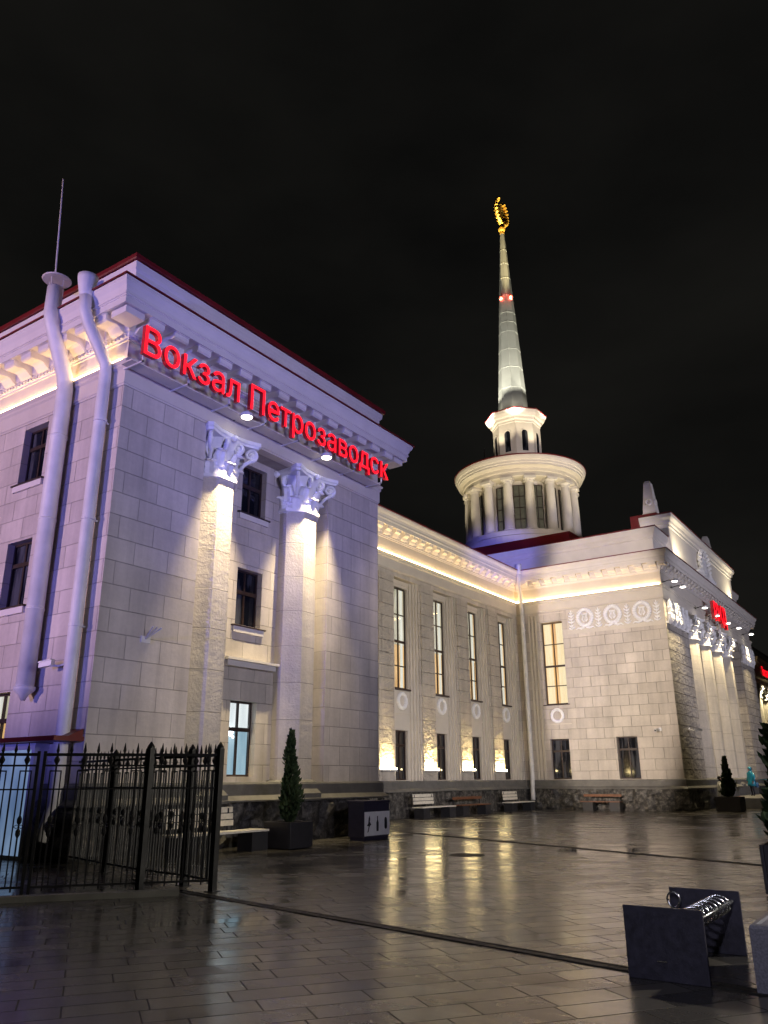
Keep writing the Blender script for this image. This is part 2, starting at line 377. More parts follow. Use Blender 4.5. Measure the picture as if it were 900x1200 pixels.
def window(parent, axis, c, u0, u1, z0, z1, kind, vs=(.5,), hs=(), rail=None, sill=0.):
    """frame at plane c with panes a little behind; kind dark / pale / amber / blue"""
    fr = MB(); w = .055
    abox(fr, axis, c, 0, .07, u0, u0 + w, z0, z1); abox(fr, axis, c, 0, .07, u1 - w, u1, z0, z1)
    abox(fr, axis, c, .002, .068, u0 + w, u1 - w, z0, z0 + w); abox(fr, axis, c, .002, .068, u0 + w, u1 - w, z1 - w, z1)
    for t_ in vs:
        u = u0 + (u1 - u0) * t_; abox(fr, axis, c, .004, .066, u - .03, u + .03, z0 + w, z1 - w)
    for t_ in hs:
        z = z0 + (z1 - z0) * t_; abox(fr, axis, c, .008, .062, u0 + w, u1 - w, z - .025, z + .025)
    if rail:
        z = z0 + (z1 - z0) * rail; abox(fr, axis, c, -.01, .075, u0 + w, u1 - w, z - .055, z + .055)
    f = mk('window', fr, M['frame'], parent)
    gl = MB(); abox(gl, axis, c, .045, .052, u0 + w, u1 - w, z0 + w, z1 - w)
    mk('pane', gl, M['glass_dark' if kind == 'dark' else 'glass_clear'], f)
    if kind != 'dark':
        zm = z0 + (z1 - z0) * (rail or .5)
        vs_ = 1; up, lo, cu = {'pale': ('room_pale', 'room_warm', 'curtain_glow'), 'amber': ('room_amber', 'room_amber', 'curtain_amber'),
                      'blue': ('room_white', 'room_blue', 'room_white')}[kind]
        r = MB(); abox(r, axis, c, .62, .64, u0 - .5, u1 + .9, zm + .02, z1 + .3); mk('lit_interior', r, M[up], f)
        r = MB(); abox(r, axis, c, .66, .68, u0 - .5, u1 + .9, z0 - .3, zm + .02); mk('lit_interior', r, M[lo], f)
        sh = MB()                                  # box sides added against leaks, room glow put into their colour
        abox(sh, axis, c, .1, .62, u0 - .54, u0 - .5, z0 - .3, z1 + .3); abox(sh, axis, c, .1, .62, u1 + .9, u1 + .94, z0 - .3, z1 + .3)
        mk('room_side', sh, M[lo], f)
        if kind == 'blue':
            b = MB()
            for q in (.28, .72): b.ball((u0 + (u1 - u0) * q, c + .5, z0 + 1.25), .07, sc=(1.2, 1, 1.9)); b.ball((u0 + (u1 - u0) * q + .12, c + .52, z0 + 1.1), .035)
            mk('room_lamp', b, M['room_bulb'], f, True)
        else:
            for a, b_ in ((u0 + w, u0 + (.26 if kind == 'pale' else .40) * (u1 - u0)), (u1 - (.18 if kind == 'pale' else .38) * (u1 - u0), u1 - w)):
                cb = MB(); n = 16; pts = []
                for i in range(n + 1):
                    u = a + (b_ - a) * i / n; d = .16 + .03 * math.sin(i * 1.9 + u)
                    pts.append((u, d))
                for (ua, da), (ub, db) in zip(pts, pts[1:]):
                    if axis == 'F': cb.face((ua, c + da, z0 + .05), (ub, c + db, z0 + .05), (ub, c + db, z1), (ua, c + da, z1))
                    else: cb.face((c + da, ua, z0 + .05), (c + db, ub, z0 + .05), (c + db, ub, z1), (c + da, ua, z1))
                mk('curtain', cb, M[cu], f)
    if sill:
        s = MB(); ws = .16
        abox(s, axis, c, -sill - .10, -sill + .02, u0 - ws, u1 + ws, z0 - .07, z0 - .03)
        mk('sill', s, M['frame'], f)
        s = MB(); abox(s, axis, c, -sill - .07, -sill + .02, u0 - ws + .06, u1 + ws - .06, z0 - .24, z0 - .072)
        mk('sill_band', s, M['trim'], f)
    return f

def sweep(mb, prof, path, closed=False):
    """profile [(outward, z)] swept round a plan path, mitred; outward is to the right of travel"""
    n = len(path); ms = []
    for i in range(n):
        def nrm(a, b):
            d = Vector((b[0] - a[0], b[1] - a[1])); d.normalize(); return Vector((d.y, -d.x))
        if closed: n1 = nrm(path[i - 1], path[i]); n2 = nrm(path[i], path[(i + 1) % n])
        else:
            n1 = nrm(path[max(i - 1, 0)], path[max(i - 1, 0) + 1]); n2 = nrm(path[min(i, n - 2)], path[min(i, n - 2) + 1])
        ms.append((n1 + n2) / (1 + n1.dot(n2)))
    base = len(mb.v); k = len(prof)
    for p, mm in zip(path, ms):
        for o, z in prof: mb.v.append((p[0] + mm.x * o, p[1] + mm.y * o, z))
    for i in range(n if closed else n - 1):
        j = (i + 1) % n
        for q in range(k - 1): mb.f.append((base + i * k + q, base + j * k + q, base + j * k + q + 1, base + i * k + q + 1))
    if not closed:
        mb.f.append(tuple(base + q for q in range(k))); mb.f.append(tuple(base + (n - 1) * k + q for q in range(k)))

def consoles(mb, prof, a, b, pitch, w, start=.3, stop=.3):
    """scrolled brackets set along one side of a cornice"""
    d = Vector((b[0] - a[0], b[1] - a[1])); L = d.length; d.normalize(); o = Vector((d.y, -d.x))
    n = max(1, int((L - start - stop) / pitch))
    for i in range(n + 1):
        s = start + (L - start - stop) * i / n
        p = Vector(a) + d * (s - w / 2)
        mb.prism([(p.x + o.x * q, p.y + o.y * q, z) for q, z in prof], (d.x * w, d.y * w, 0))

pathA = [(X0, 36), (X0, YF), (XR, YF), (XR, YW)]
pathW = [(XR, YW), (XS, YW), (XS, YP), (XP, YP), (XP, YW), (XA2, YW)]
pathA2 = [(XA2, YW), (XA2, YF), (XR2, YF), (XR2, 36)]

def entablature(path, za, zf, zb, lip, o, inner=(), led=(), nolast=False):
    """za bottom of architrave, zf foot of frieze, zb top of frieze, lip top of cornice, o overhang"""
    e = MB()
    sweep(e, [(-.3, za), (.02, za), (.02, za + .04), (.05, za + .06), (.05, zf - .22), (.09, zf - .17), (.09, zf - .10), (.14, zf - .05), (.14, zf), (.0, zf + .02), (.0, zb), (-.3, zb)], path)
    mk('entablature', e, M['beige'], B)
    s = lip - .62
    c = MB(); ov = o - .18
    sweep(c, [(-.35, zb - .01), (.04, zb - .01), (.04, zb + .05), (.07, zb + .07), (.07, zb + .20), (.12, zb + .23), (.14, s - .06), (.14, s), (ov - .06, s), (ov - .06, s - .03), (ov, s - .03), (ov, s + .15), (ov + .02, s + .15), (ov + .02, s + .18), (ov + .05, s + .19), (ov + .05, s + .23), (ov + .03, s + .24),
              (ov + .04, s + .30), (ov + .08, s + .40), (ov + .15, s + .49), (ov + .15, s + .52), (o - .01, s + .54), (o - .01, lip - .012), (-.35, lip + .02)], path)
    for (a, b) in zip(path, path[1:]):
        L = math.hypot(b[0] - a[0], b[1] - a[1])
        st = .42 if a not in inner else o + .25; en = .42 if b not in inner else o + .25
        cw = .18 + (ov - .25)
        if o > .9: consoles(c, [(.06, s + .004), (.06, s - .30), (.13, s - .33), (.20, s - .29), (ov * .38, s - .20), (ov * .5, s - .17), (ov * .62, s - .19), (ov - .14, s - .21), (ov - .09, s - .17), (ov - .08, s - .05), (ov - .05, s - .045), (ov - .05, s + .004)], a, b, .80, .47, st - .12, en - .12)
        else: consoles(c, [(.06, s + .004), (.06, s - .36), (.12, s - .38), (.18, s - .33), (.24, s - .22), (ov - .15, s - .20), (ov - .08, s - .16), (ov - .05, s - .05), (ov - .05, s + .004)], a, b, .76, .43, st - .12, en - .12)
        if o > .9: consoles(c, [(.03, zb + .072), (.11, zb + .072), (.11, zb + .17), (.03, zb + .17)], a, b, .15, .08, .05, .05)
    for (x, y), (x1, y1), (x2, y2) in zip(path[1:], path, path[2:]):
        if (x, y) in inner: continue
        n1 = Vector((y - y1, x1 - x)).normalized(); n2 = Vector((y2 - y, x - x2)).normalized(); q = Vector((x, y)) + (n1 + n2) * (ov * .5 - .02)
        c.box(q.x - ov * .36, q.x + ov * .36, q.y - ov * .36, q.y + ov * .36, s - .20, s + .004)
    mk('cornice', c, M['trim'], B)
    r = MB(); sweep(r, [(-.5, lip + .16), (o + .02, lip), (o + .04, lip - .02), (o + .04, lip + .03), (-.5, lip + .2)], path)
    mk('roof_edge', r, M['roof'], B)
    for a, b in led:
        d = Vector((b[0] - a[0], b[1] - a[1])); d.normalize(); out = Vector((d.y, -d.x)) * .07
        l = MB(); l.obox(((a[0] + b[0]) / 2 + out.x, (a[1] + b[1]) / 2 + out.y, zf + .045), Vector(((b[0] - a[0]) / 2, (b[1] - a[1]) / 2, 0)), (out.x * .45, out.y * .45, 0), (0, 0, .028))
        mk('light_strip', l, M['led'], B)

entablature(pathA, 11.22, 11.90, 12.52, 13.62, .98, led=[((X0, 35.5), (X0, YF + .12))])
entablature(pathW, 11.22, 11.98, 12.74, 13.86, .66, inner=[(XR, YW), (XS, YW), (XP, YW), (XA2, YW)],
            led=[((XR, YW), (XS - .12, YW)), ((XS, YW - .12), (XS, YP + .1)), ((XP, YP + .1), (XP, YW)), ((XP, YW), (XA2, YW))])
entablature(pathA2, 11.22, 11.90, 12.52, 13.62, .98)

# plinth: smooth course, sloped ledge, rough rock below
def rock_strip(mb, path, z0, z1, out0, out1, step=.16, amp=.20, seed=0.):
    rows = 9; cols = []
    for i, (a, b) in enumerate(zip(path, path[1:])):
        d = Vector((b[0] - a[0], b[1] - a[1])); L = d.length; d.normalize(); o = Vector((d.y, -d.x)); n = max(2, int(L / step))
        for k in range(n + (1 if i == len(path) - 2 else 0)):
            p = Vector(a) + d * L * k / n
            oo = o
            if k == 0 and i > 0:
                d0 = Vector((a[0] - path[i - 1][0], a[1] - path[i - 1][1])); d0.normalize(); o0 = Vector((d0.y, -d0.x)); oo = (o + o0) / (1 + o.dot(o0))
            cols.append((p, oo))
    base = len(mb.v)
    for p, o in cols:
        for r in range(rows + 1):
            t_ = r / rows; z = z0 + (z1 - z0) * t_
            q = Vector((p.x + seed, p.y, z))
            w = noise.cell(q * .9) * .10 + abs(noise.noise(q * 1.6)) * .22 + noise.fractal(q * 3.2, 1., 2., 3) * .07
            off = out0 + (out1 - out0) * t_ + (amp * w / .13 * (1 if 0 < r < rows else .35))
            mb.v.append((p.x + o.x * off, p.y + o.y * off, z + (noise.noise(q * 2.3) * .05 if 0 < r < rows else 0)))
    for i in range(len(cols) - 1):
        for r in range(rows):
            a = base + i * (rows + 1) + r; b_ = a + rows + 1
            mb.f.append((a, b_, b_ + 1, a + 1))
ALL = [(X0, 36), (X0, YF), (XR, YF), (XR, YW), (XS, YW), (XS, YP), (XP, YP), (XP, YW), (XA2, YW), (XA2, YF), (XR2, YF), (XR2, 36)]
rk = MB(); rock_strip(rk, ALL[:4], 0, 1.1, .16, .12, .14, .15); mk('rock_plinth', rk, M['rock'], B)
rk = MB(); rock_strip(rk, ALL[3:5] , 0, 1.1, .12, .10, .2, .05); mk('rock_plinth', rk, M['rock'], B)
rk = MB(); rock_strip(rk, ALL[4:6] + [(50.4, YP)], 0, 1.1, .12, .10, .2, .11); mk('rock_plinth', rk, M['rock'], B)
rk = MB(); rock_strip(rk, [(63.6, YP)] + ALL[6:], 0, 1.1, .12, .10, .3, .11); mk('rock_plinth', rk, M['rock'], B)
pc = MB()
sweep(pc, [(-.2, 1.08), (.26, 1.08), (.26, 1.12), (.12, 1.24), (.12, 1.52), (.09, 1.57), (-.2, 1.58)], ALL)
mk('plinth_course', pc, M['ledge'], B)
pw = MB(); pw.box(50.4, 63.6, YP - .10, YP + .5, 0, 1.08); mk('step_wall', pw, M['ledge'], B)

# ---- pavilion (built once as a function: near one with windows and sides, far one mirrored)
def octagon(cx, cy, ap):
    r = ap / math.cos(PI / 8); return [(cx + r * math.cos(PI / 8 + k * PI / 4), cy + r * math.sin(PI / 8 + k * PI / 4)) for k in range(8)]
def capital_mesh(ap):
    """Corinthian capital 1.37 high, origin at its foot"""
    m = MB(); H = 1.37
    m.ring_loft([[(x, y, z) for x, y in octagon(0, 0, a)] for a, z in ((ap + .02, -.06), (ap + .07, -.04), (ap + .07, .05), (ap - .02, .09), (ap - .06, .5), (ap - .02, .9), (ap + .12, 1.18))])
    ab = []
    c = ap + .32
    for k in range(4):
        a = k * PI / 2
        for u, v in ((-c + .08, -c - .03), (-c * .5, -c + .12), (0, -c + .16), (c * .5, -c + .12), (c - .08, -c - .03)):
            ab.append((u * math.cos(a) - v * math.sin(a), u * math.sin(a) + v * math.cos(a)))
    m.ring_loft([[(x * q, y * q, z) for x, y in ab] for q, z in ((.94, 1.17), (.96, 1.23), (1., 1.26), (1., H - .004))])
    def leaf(ang, r0, z0, h, w, curl, lobes=3):
        ca, sa = math.cos(ang), math.sin(ang); rows = []
        n = 9
        for i in range(n + 1):
            t_ = i / n
            r = r0 + .03 + curl * max(0, t_ - .35) ** 1.6 * 1.9; z = z0 + h * (t_ if t_ < .82 else .82 + (.82 - t_) * .9)
            ww = w * (1 - .35 * t_ ** 2) * (1 + .16 * abs(math.sin(t_ * PI * lobes))) * (1 if t_ < .9 else .6)
            row = []
            for u, b in ((-1, -.05), (-.5, .035), (0, .0), (.5, .035), (1, -.05)):
                row.append((r + b, u * ww, z))
            for u, b in ((1, -.10), (0, -.07), (-1, -.10)): row.append((r + b, u * ww, z - .01))
            rows.append([(x * ca - y * sa, x * sa + y * ca, z) for x, y, z in row])
        m.ring_loft(rows)
    for k in range(8): leaf(k * PI / 4, ap, .06, .52, .24, .20)
    for k in range(8): leaf(PI / 8 + k * PI / 4, ap + .01, .30, .66, .20, .24)
    def volute(ang, r, z, rad, sgn):
        ca, sa = math.cos(ang), math.sin(ang); pts = []; rs = []
        for i in range(30):
            t_ = i / 29; a = -PI / 2 + sgn * 0 + t_ * 3.6 * PI; q = rad * (1 - t_) + .025
            x = r + q * math.cos(a); zz = z + q * math.sin(a)
            pts.append((x * ca, x * sa, zz)); rs.append(.062 * (1 - .45 * t_))
        pts.insert(0, ((r - .32) * ca, (r - .32) * sa, z - .50)); rs.insert(0, .05)
        pts.insert(1, ((r - .16) * ca, (r - .16) * sa, z - .30)); rs.insert(1, .055)
        m.tube(pts, rs, 7)
        m.ball((r * ca, r * sa, z), .075, 8, 6)
    for k in range(4): volute(PI / 4 + k * PI / 2, (ap + .22) * 1.22, .99, .17, 1)
    for k in range(4):                            # the small inner scrolls and the flower on each side
        a = k * PI / 2
        for s in (-1, 1): volute(a + s * .30, ap + .16, .98, .13, 1)
        m.ball(((ap + .22) * math.cos(a), (ap + .22) * math.sin(a), 1.22), .11, 8, 6)
    return m
CAP = capital_mesh(.725); CAPME = None
def column(cx, cy, ap=.725, zt=9.85):
    s = MB(); s.ring_loft([[(x, y, z) for x, y in octagon(cx, cy, a)] for a, z in ((ap, 1.62), (ap, 6.), (ap - .03, zt - .05), (ap - .03, zt + .02))])
    sh = mk('column', s, M['column'], B)
    b = MB(); b.ring_loft([[(x, y, z) for x, y in octagon(cx, cy, a)] for a, z in ((ap + .30, 1.05), (ap + .30, 1.26), (ap + .16, 1.40), (ap + .16, 1.56), (ap + .05, 1.63))])
    mk('column_base', b, M['ledge'], sh)
    global CAPME
    if CAPME is None:
        c = mk('capital', CAP, M['capital'], None); CAPME = c.data
    else:
        c = bpy.data.objects.new('capital', CAPME); COL.objects.link(c)
    c.parent = sh; c.location = Vector((cx, cy, 9.85)) - B.location
    return sh

def pavilion(xl, near):
    w = XR - X0; xr = xl + w
    px1, px2 = xl + 2.87, xr - 2.9
    yb = YF + .78                                  # wall behind the columns
    m = MB()
    m.face((xl, YF, 1.57), (px1, YF, 1.57), (px1, YF, 11.22), (xl, YF, 11.22)); m.face((px2, YF, 1.57), (xr, YF, 1.57), (xr, YF, 11.22), (px2, YF, 11.22))
    m.face((px1, YF, 1.57), (px1, yb, 1.57), (px1, yb, 11.22), (px1, YF, 11.22)); m.face((px2, YF, 1.57), (px2, yb, 1.57), (px2, yb, 11.22), (px2, YF, 11.22))
    m.face((px1, YF, 11.225), (px2, YF, 11.225), (px2, yb, 11.225), (px1, yb, 11.225))
    wx0, wx1 = xl + 5.17, xl + 6.24
    rows = ((9.40, 10.98), (5.94, 7.64), (1.72, 3.78))
    wall(m, 'F', yb, px1, px2, 1.57, 11.22, [(wx0, wx1, a, b) for a, b in rows], .22)
    if near:
        lh = []
        for y in (18.86, 22.4, 25.9, 29.4):
            lh += [(y, y + 1.12, a, b) for a, b in ((9.4, 11.06), (5.92, 7.7), (1.75, 3.72))]
        lh.append((17.2, 18.45, -.02 + 1.57, 2.4))
        wall(m, 'L', X0, YF, 36, 1.57, 11.22, lh, .24)
    else: m.face((xl, YF, 1.57), (xl, 36, 1.57), (xl, 36, 11.22), (xl, YF, 11.22))
    m.face((xr, YF, 1.57), (xr, YW + .4, 1.57), (xr, YW + .4, 11.22), (xr, YF, 11.22))
    mk('pavilion_wall', m, M['ashlar'], B)
    column(xl + 3.83, YF + .78); column(xl + 7.63, YF + .78)
    kinds = ('dark', 'dark', 'blue')
    for (a, b), kd in zip(rows, kinds):
        window(B, 'F', yb + .2, wx0, wx1, a, b, kd if near else 'dark', (.5,), (), .60 if kd != 'blue' else .62, .20 if a > 2 else 0)
    hd = MB(); hd.box(wx0 - .45, wx1 + .62, yb - .28, yb + .02, 4.86, 4.93); hd.box(wx0 - .38, wx1 + .55, yb - .2, yb + .02, 4.70, 4.857)
    mk('window_hood', hd, M['frame'] if False else M['trim'], B)
    if near:
        for i, y in enumerate((18.86, 22.4, 25.9, 29.4)):
            for a, b, kd in ((9.4, 11.06, 'dark'), (5.92, 7.7, 'dark'), (1.75, 3.72, 'pale')):
                window(B, 'L', X0 + .2, y, y + 1.12, a, b, kd, (.5,), (), .66, .2 if a > 2 else 0)
    # attic and roof
    t_ = MB(); P4 = [(xl, 36), (xl, YF), (xr, YF), (xr, 36)]
    sweep(t_, [(-.3, 13.60), (.0, 13.60), (.0, 14.45), (.05, 14.48), (.05, 14.58), (.12, 14.66), (.15, 14.84), (-.3, 14.86)], P4)
    mk('attic', t_, M['trim'], B)
    r = MB(); sweep(r, [(-.3, 14.87), (.2, 14.87), (.22, 14.90), (.22, 15.02), (.1, 15.06), (-5.6, 16.5)], P4)
    mk('roof', r, M['roof'], B)
pavilion(X0, True); pavilion(XA2, False)

# ---- long wing with tall windows
m = MB(); y0 = YW + .02; yw = y0 + .36; centres = [32.25 + 3.7 * k for k in range(-2, 4)]
wall(m, 'F', y0, XR, XS, 1.57, 11.22, [(c - 1.12, c + 1.12, 1.572, 11.0) for c in centres], .36); mk('wing_wall', m, M['ashlar2'], B)
for i, c in enumerate(centres):
    m = MB(); wall(m, 'F', yw, c - 1.12, c + 1.12, 1.57, 11.0, [(c - .64, c + .64, 5.74, 10.66), (c - .52, c + .52, 1.60, 3.82)], .2); mk('bay_wall', m, M['beige'], B)
    window(B, 'F', yw + .12, c - .63, c + .63, 5.75, 10.65, 'pale', (.5,), (.22, .73), .46)
    window(B, 'F', yw + .12, c - .51, c + .51, 1.61, 3.81, 'dark', (.5,), (), .70)
    s = MB(); s.box(c - .68, c + .68, yw - .14, yw + .12, 5.66, 5.735); mk('window_sill', s, M['frame'], B)
    fl = MB()
    for sg in (-1, 1):
        for a, d in ((1.115, .07), (.985, .17), (.855, .27)): fl.box(*sorted((c + sg * a, c + sg * (a - .132))), y0 + d, yw + .01, 1.574, 10.996)
    fl.box(c - .72, c + .72, yw - .05, yw + .01, 4.58, 4.64); fl.box(c - .72, c + .72, yw - .04, yw + .01, 10.8, 10.99); mk('stepped_moulding', fl, M['beige'], B)
    w_ = MB(); pts = [(c + .34 * math.cos(a * PI / 12), yw - .05, 5.16 + .34 * math.sin(a * PI / 12)) for a in range(25)]
    w_.tube(pts, [.085 + .012 * (k % 2) for k in range(25)], 8); mk('wreath', w_, M['capital'], B)
    for x in ((c - 1.85,) if i else ()):
        p = MB(); p.box(x - .60, x + .60, YW - .05, y0 + .02, 1.576, 11.0); mk('pilaster', p, M['rustic'], B)
        l = MB(); l.box(x - .58, x + .58, YW - .20, YW - .052, 1.98, 2.06); up = mk('uplight', l, M['cam_white'], B)
        l = MB(); l.box(x - .56, x + .56, YW - .19, YW - .06, 2.063, 2.13); mk('uplight_lens', l, M['uplens'], up)

# ---- portico side facing the long wing's corner
m = MB(); cw = 18.45
h1 = [(cw - .70, cw + .70, 5.74, 10.58), (cw - .58, cw + .58, 1.60, 3.80), (13.95, 15.12, 1.60, 3.82)]
wall(m, 'L', XS, YP, YW, 1.57, 11.22, h1, .26)
mk('portico_side_wall', m, M['ashlar'], B)
m = MB(); m.face((XP, YP, 1.57), (XP, YW, 1.57), (XP, YW, 11.22), (XP, YP, 11.22)); mk('portico_side_wall', m, M['ashlar'], B)
window(B, 'L', XS + .2, cw - .68, cw + .68, 5.76, 10.56, 'amber', (.5,), (.22, .73), .46)
window(B, 'L', XS + .2, cw - .56, cw + .56, 1.62, 3.78, 'dark', (.5,), (), .70)
window(B, 'L', XS + .2, 13.97, 15.10, 1.62, 3.80, 'dark', (.5,), (), .70)
s = MB(); s.box(XS - .10, XS + .2, cw - .8, cw + .8, 5.69, 5.735); mk('window_sill', s, M['frame'], B)
fl = MB()
for k in range(3): y = cw + .96 + k * .22; fl.box(XS - .07, XS + .01, y - .06, y + .06, 1.57, 11.05)
fl.box(XS - .03, XS + .01, cw - .85, cw + .78, 11.08, 11.12); fl.box(XS - .03, XS + .01, cw - .85, cw + .78, 4.60, 4.66)
mk('fluted_moulding', fl, M['beige'], B)
w_ = MB(); w_.tube([(XS - .05, cw + .34 * math.cos(a * PI / 12), 5.1 + .34 * math.sin(a * PI / 12)) for a in range(25)], [.085 + .012 * (k % 2) for k in range(25)], 8); mk('wreath', w_, M['capital'], B)
# plain frieze panel behind the three big wreaths, then wreaths and upright sprays
fp = MB(); fp.box(XS - .025, XS + .01, YP + .02, 17.42, 9.72, 11.2); mk('frieze_panel', fp, M['beige'], B)
for y in (16.28, 14.62, 12.92):
    w_ = MB(); pts = []; rs = []
    for k in range(49):
        a = k * PI / 24; pts.append((XS - .10, y + .43 * math.cos(a), 10.60 + .47 * math.sin(a))); rs.append(.105 + .025 * (k % 2))
    w_.tube(pts, rs, 9)
    for s_ in (-1, 1):
        w_.tube([(XS - .08, y + s_ * .05, 10.05), (XS - .09, y + s_ * .25, 9.98), (XS - .08, y + s_ * .45, 10.03), (XS - .08, y + s_ * .58, 9.94)], [.07, .075, .055, .02], 7)
    # lyre inside
    for s_ in (-1, 1): w_.tube([(XS - .07, y + s_ * .05, 10.36), (XS - .09, y + s_ * .16, 10.5), (XS - .09, y + s_ * .10, 10.68), (XS - .08, y + s_ * .17, 10.86)], [.04, .05, .045, .03], 7)
    for q in (-.04, .04): w_.box(XS - .08, XS, y + q - .015, y + q + .015, 10.4, 10.8)
    w_.box(XS - .09, XS, y - .15, y + .15, 10.78, 10.83)
    mk('wreath', w_, M['capital'], B)
for y in (17.12, 15.47, 13.77, 12.1):
    w_ = MB(); w_.tube([(XS - .07, y, 9.98), (XS - .07, y, 11.1)], .035, 6)
    for z, q in ((10.05, .20), (10.2, .14), (10.42, .22), (10.6, .16), (10.78, .2), (10.95, .12)):
        for s_ in (-1, 1): w_.tube([(XS - .06, y, z - .06), (XS - .10, y + s_ * q * .6, z), (XS - .07, y + s_ * q, z + .09)], [.05, .055, .015], 6)
    mk('spray_ornament', w_, M['capital'], B)

# ---- portico front: two piers, four octagonal columns, relief panels at the pier tops
m = MB(); m.box(XS + .005, 49.5, YP, YP + 1.2, 1.57, 11.215); mk('corner_pier', m, M['rustic_pier'], B)
m = MB(); m.box(64.3, XP - .005, YP, YP + 1.2, 1.57, 11.215); mk('corner_pier', m, M['rustic_pier'], B)
m = MB(); m.face((49.5, YP + 1.05, 1.57), (64.3, YP + 1.05, 1.57), (64.3, YP + 1.05, 11.22), (49.5, YP + 1.05, 11.22)); m.face((49.5, YP, 11.225), (64.3, YP, 11.225), (64.3, YP + 1.1, 11.225), (49.5, YP + 1.1, 11.225))
mk('portico_wall', m, M['ashlar'], B)
for k in range(4): column(51.95 + 3.15 * k, YP + .78)
for xa, xb in ((45.1, 49.3), (64.5, 68.9)):
    w_ = MB(); n = 5
    for k in range(n):
        x = xa + (xb - xa) * (k + .5) / n
        for z, q in ((9.95, .38), (10.35, .30), (10.7, .24)):
            for s_ in (-1, 0, 1):
                w_.tube([(x + s_ * .1, YP - .02, z - .1), (x + s_ * q * .7, YP - .14, z + .2), (x + s_ * q, YP - .18, z + .42), (x + s_ * q * 1.1, YP - .10, z + .36)], [.10, .12, .09, .03], 6)
        w_.ball((x, YP - .08, 10.95), .16, 8, 6)
    w_.box(xa - .15, xb + .15, YP - .10, YP + .02, 9.82, 9.92)
    mk('pier_capital', w_, M['capital'], B)

# attic blocks over the portico
a1 = MB()
sweep(a1, [(-.3, 13.75), (.0, 13.75), (.0, 15.25), (.06, 15.28), (.08, 15.42), (.20, 15.56), (.28, 15.82), (.28, 15.88), (-.3, 15.9)], [(46.55, 34), (46.55, 12.35), (69.3, 12.35), (69.3, 34)])
mk('attic', a1, M['trim'], B)
r = MB(); sweep(r, [(-.2, 15.905), (.30, 15.905), (.30, 15.95), (-.4, 16.0), (-6., 16.55)], [(46.55, 34), (46.55, 12.35), (69.3, 12.35), (69.3, 34)]); mk('roof_edge', r, M['roof'], B)
a2 = MB(); PA = [(49.2, 13.7), (49.2, 11.98), (66.6, 11.98), (66.6, 13.7)]
sweep(a2, [(-.3, 13.75), (.0, 13.75), (.0, 16.55), (.05, 16.58), (.05, 16.75), (.12, 16.82), (.15, 16.98), (.30, 17.15), (.32, 17.36), (-.3, 17.4)], PA)
mk('attic', a2, M['trim'], B)
r = MB(); sweep(r, [(-.2, 17.405), (.34, 17.405), (.34, 17.44), (-.8, 17.5)], PA); mk('roof_edge', r, M['roof'], B)
# low roofs
r = MB()
r.face((XR, YW - .5, 13.95), (XS, YW - .5, 13.95), (XS, 28, 15.3), (XR, 28, 15.3)); r.face((XP, YW - .5, 13.95), (XA2, YW - .5, 13.95), (XA2, 28, 15.3), (XP, 28, 15.3))
r.face((XR, 28, 15.3), (XA2, 28, 15.3), (XA2, 36, 13.9), (XR, 36, 13.9)); mk('roof', r, M['roof'], B)
# shield, wreath and star on the attic
em = MB(); ex, ey = 57.0, 11.95
em.prism([(ex + .62 * math.cos(a), ey, 15.55 + .72 * math.sin(a)) for a in [k * PI / 12 for k in range(24)]], (0, -.16, 0))
for s_ in (-1, 1):
    for k in range(9):
        a = -PI / 2 + s_ * (.25 + k * .33); cx, cz = ex + 1.15 * math.cos(a) , 15.55 + 1.0 * math.sin(a)
        em.tube([(cx, ey - .02, cz), (cx + .12 * math.cos(a), ey - .2, cz + .2), (cx + .34 * math.cos(a), ey - .12, cz + .3)], [.13, .16, .03], 6)
    for k in range(5):
        em.tube([(ex + s_ * (.9 + k * .32), ey - .05, 14.75), (ex + s_ * (1.05 + k * .32), ey - .2, 15.0 - k * .03), (ex + s_ * (1.25 + k * .32), ey - .08, 15.05 - k * .06)], [.13, .14, .03], 6)
em.prism([(ex + (.34 if k % 2 else .15) * math.cos(PI / 2 + k * PI / 5 + PI / 5), ey - .16, 16.42 + (.34 if k % 2 else .15) * math.sin(PI / 2 + k * PI / 5 + PI / 5)) for k in range(10)], (0, -.1, 0))
mk('emblem', em, M['capital'], B)
# obelisks on red pedestals
for x in (50.55, 65.9):
    p = MB(); p.box(x - 1.05, x + .8, 12.7, 14.4, 16.0, 17.75); mk('obelisk_pedestal', p, M['roof'], B)
    o = MB(); y = 13.3
    def sq(h, z): return [(x - h, y - h, z), (x + h, y - h, z), (x + h, y + h, z), (x - h, y + h, z)]
    o.ring_loft([sq(.48, 17.752), sq(.48, 17.9), sq(.41, 18.05), sq(.40, 18.3), sq(.23, 20.1), sq(.16, 20.28)])
    for s_, ax in ((-1, 0), (1, 0), (-1, 1)):
        pts = []
        for k in range(17):
            a = k * PI / 8; q = .37
            pts.append((x + s_ * q, y + .17 * math.cos(a), 18.75 + .2 * math.sin(a)) if ax == 0 else (x + .17 * math.cos(a), y - q, 18.75 + .2 * math.sin(a)))
        o.tube(pts, .06, 6)
    mk('obelisk', o, M['trim'], B)

# steps and landing
st = MB()
for k, (y, z) in enumerate(((7.9, .19), (8.3, .37), (8.7, .55))): st.box(50.2 + .0 * k, 64, y, YP - .11, z - .18, z - .0)
mk('entrance_steps', st, M['ledge'], B)

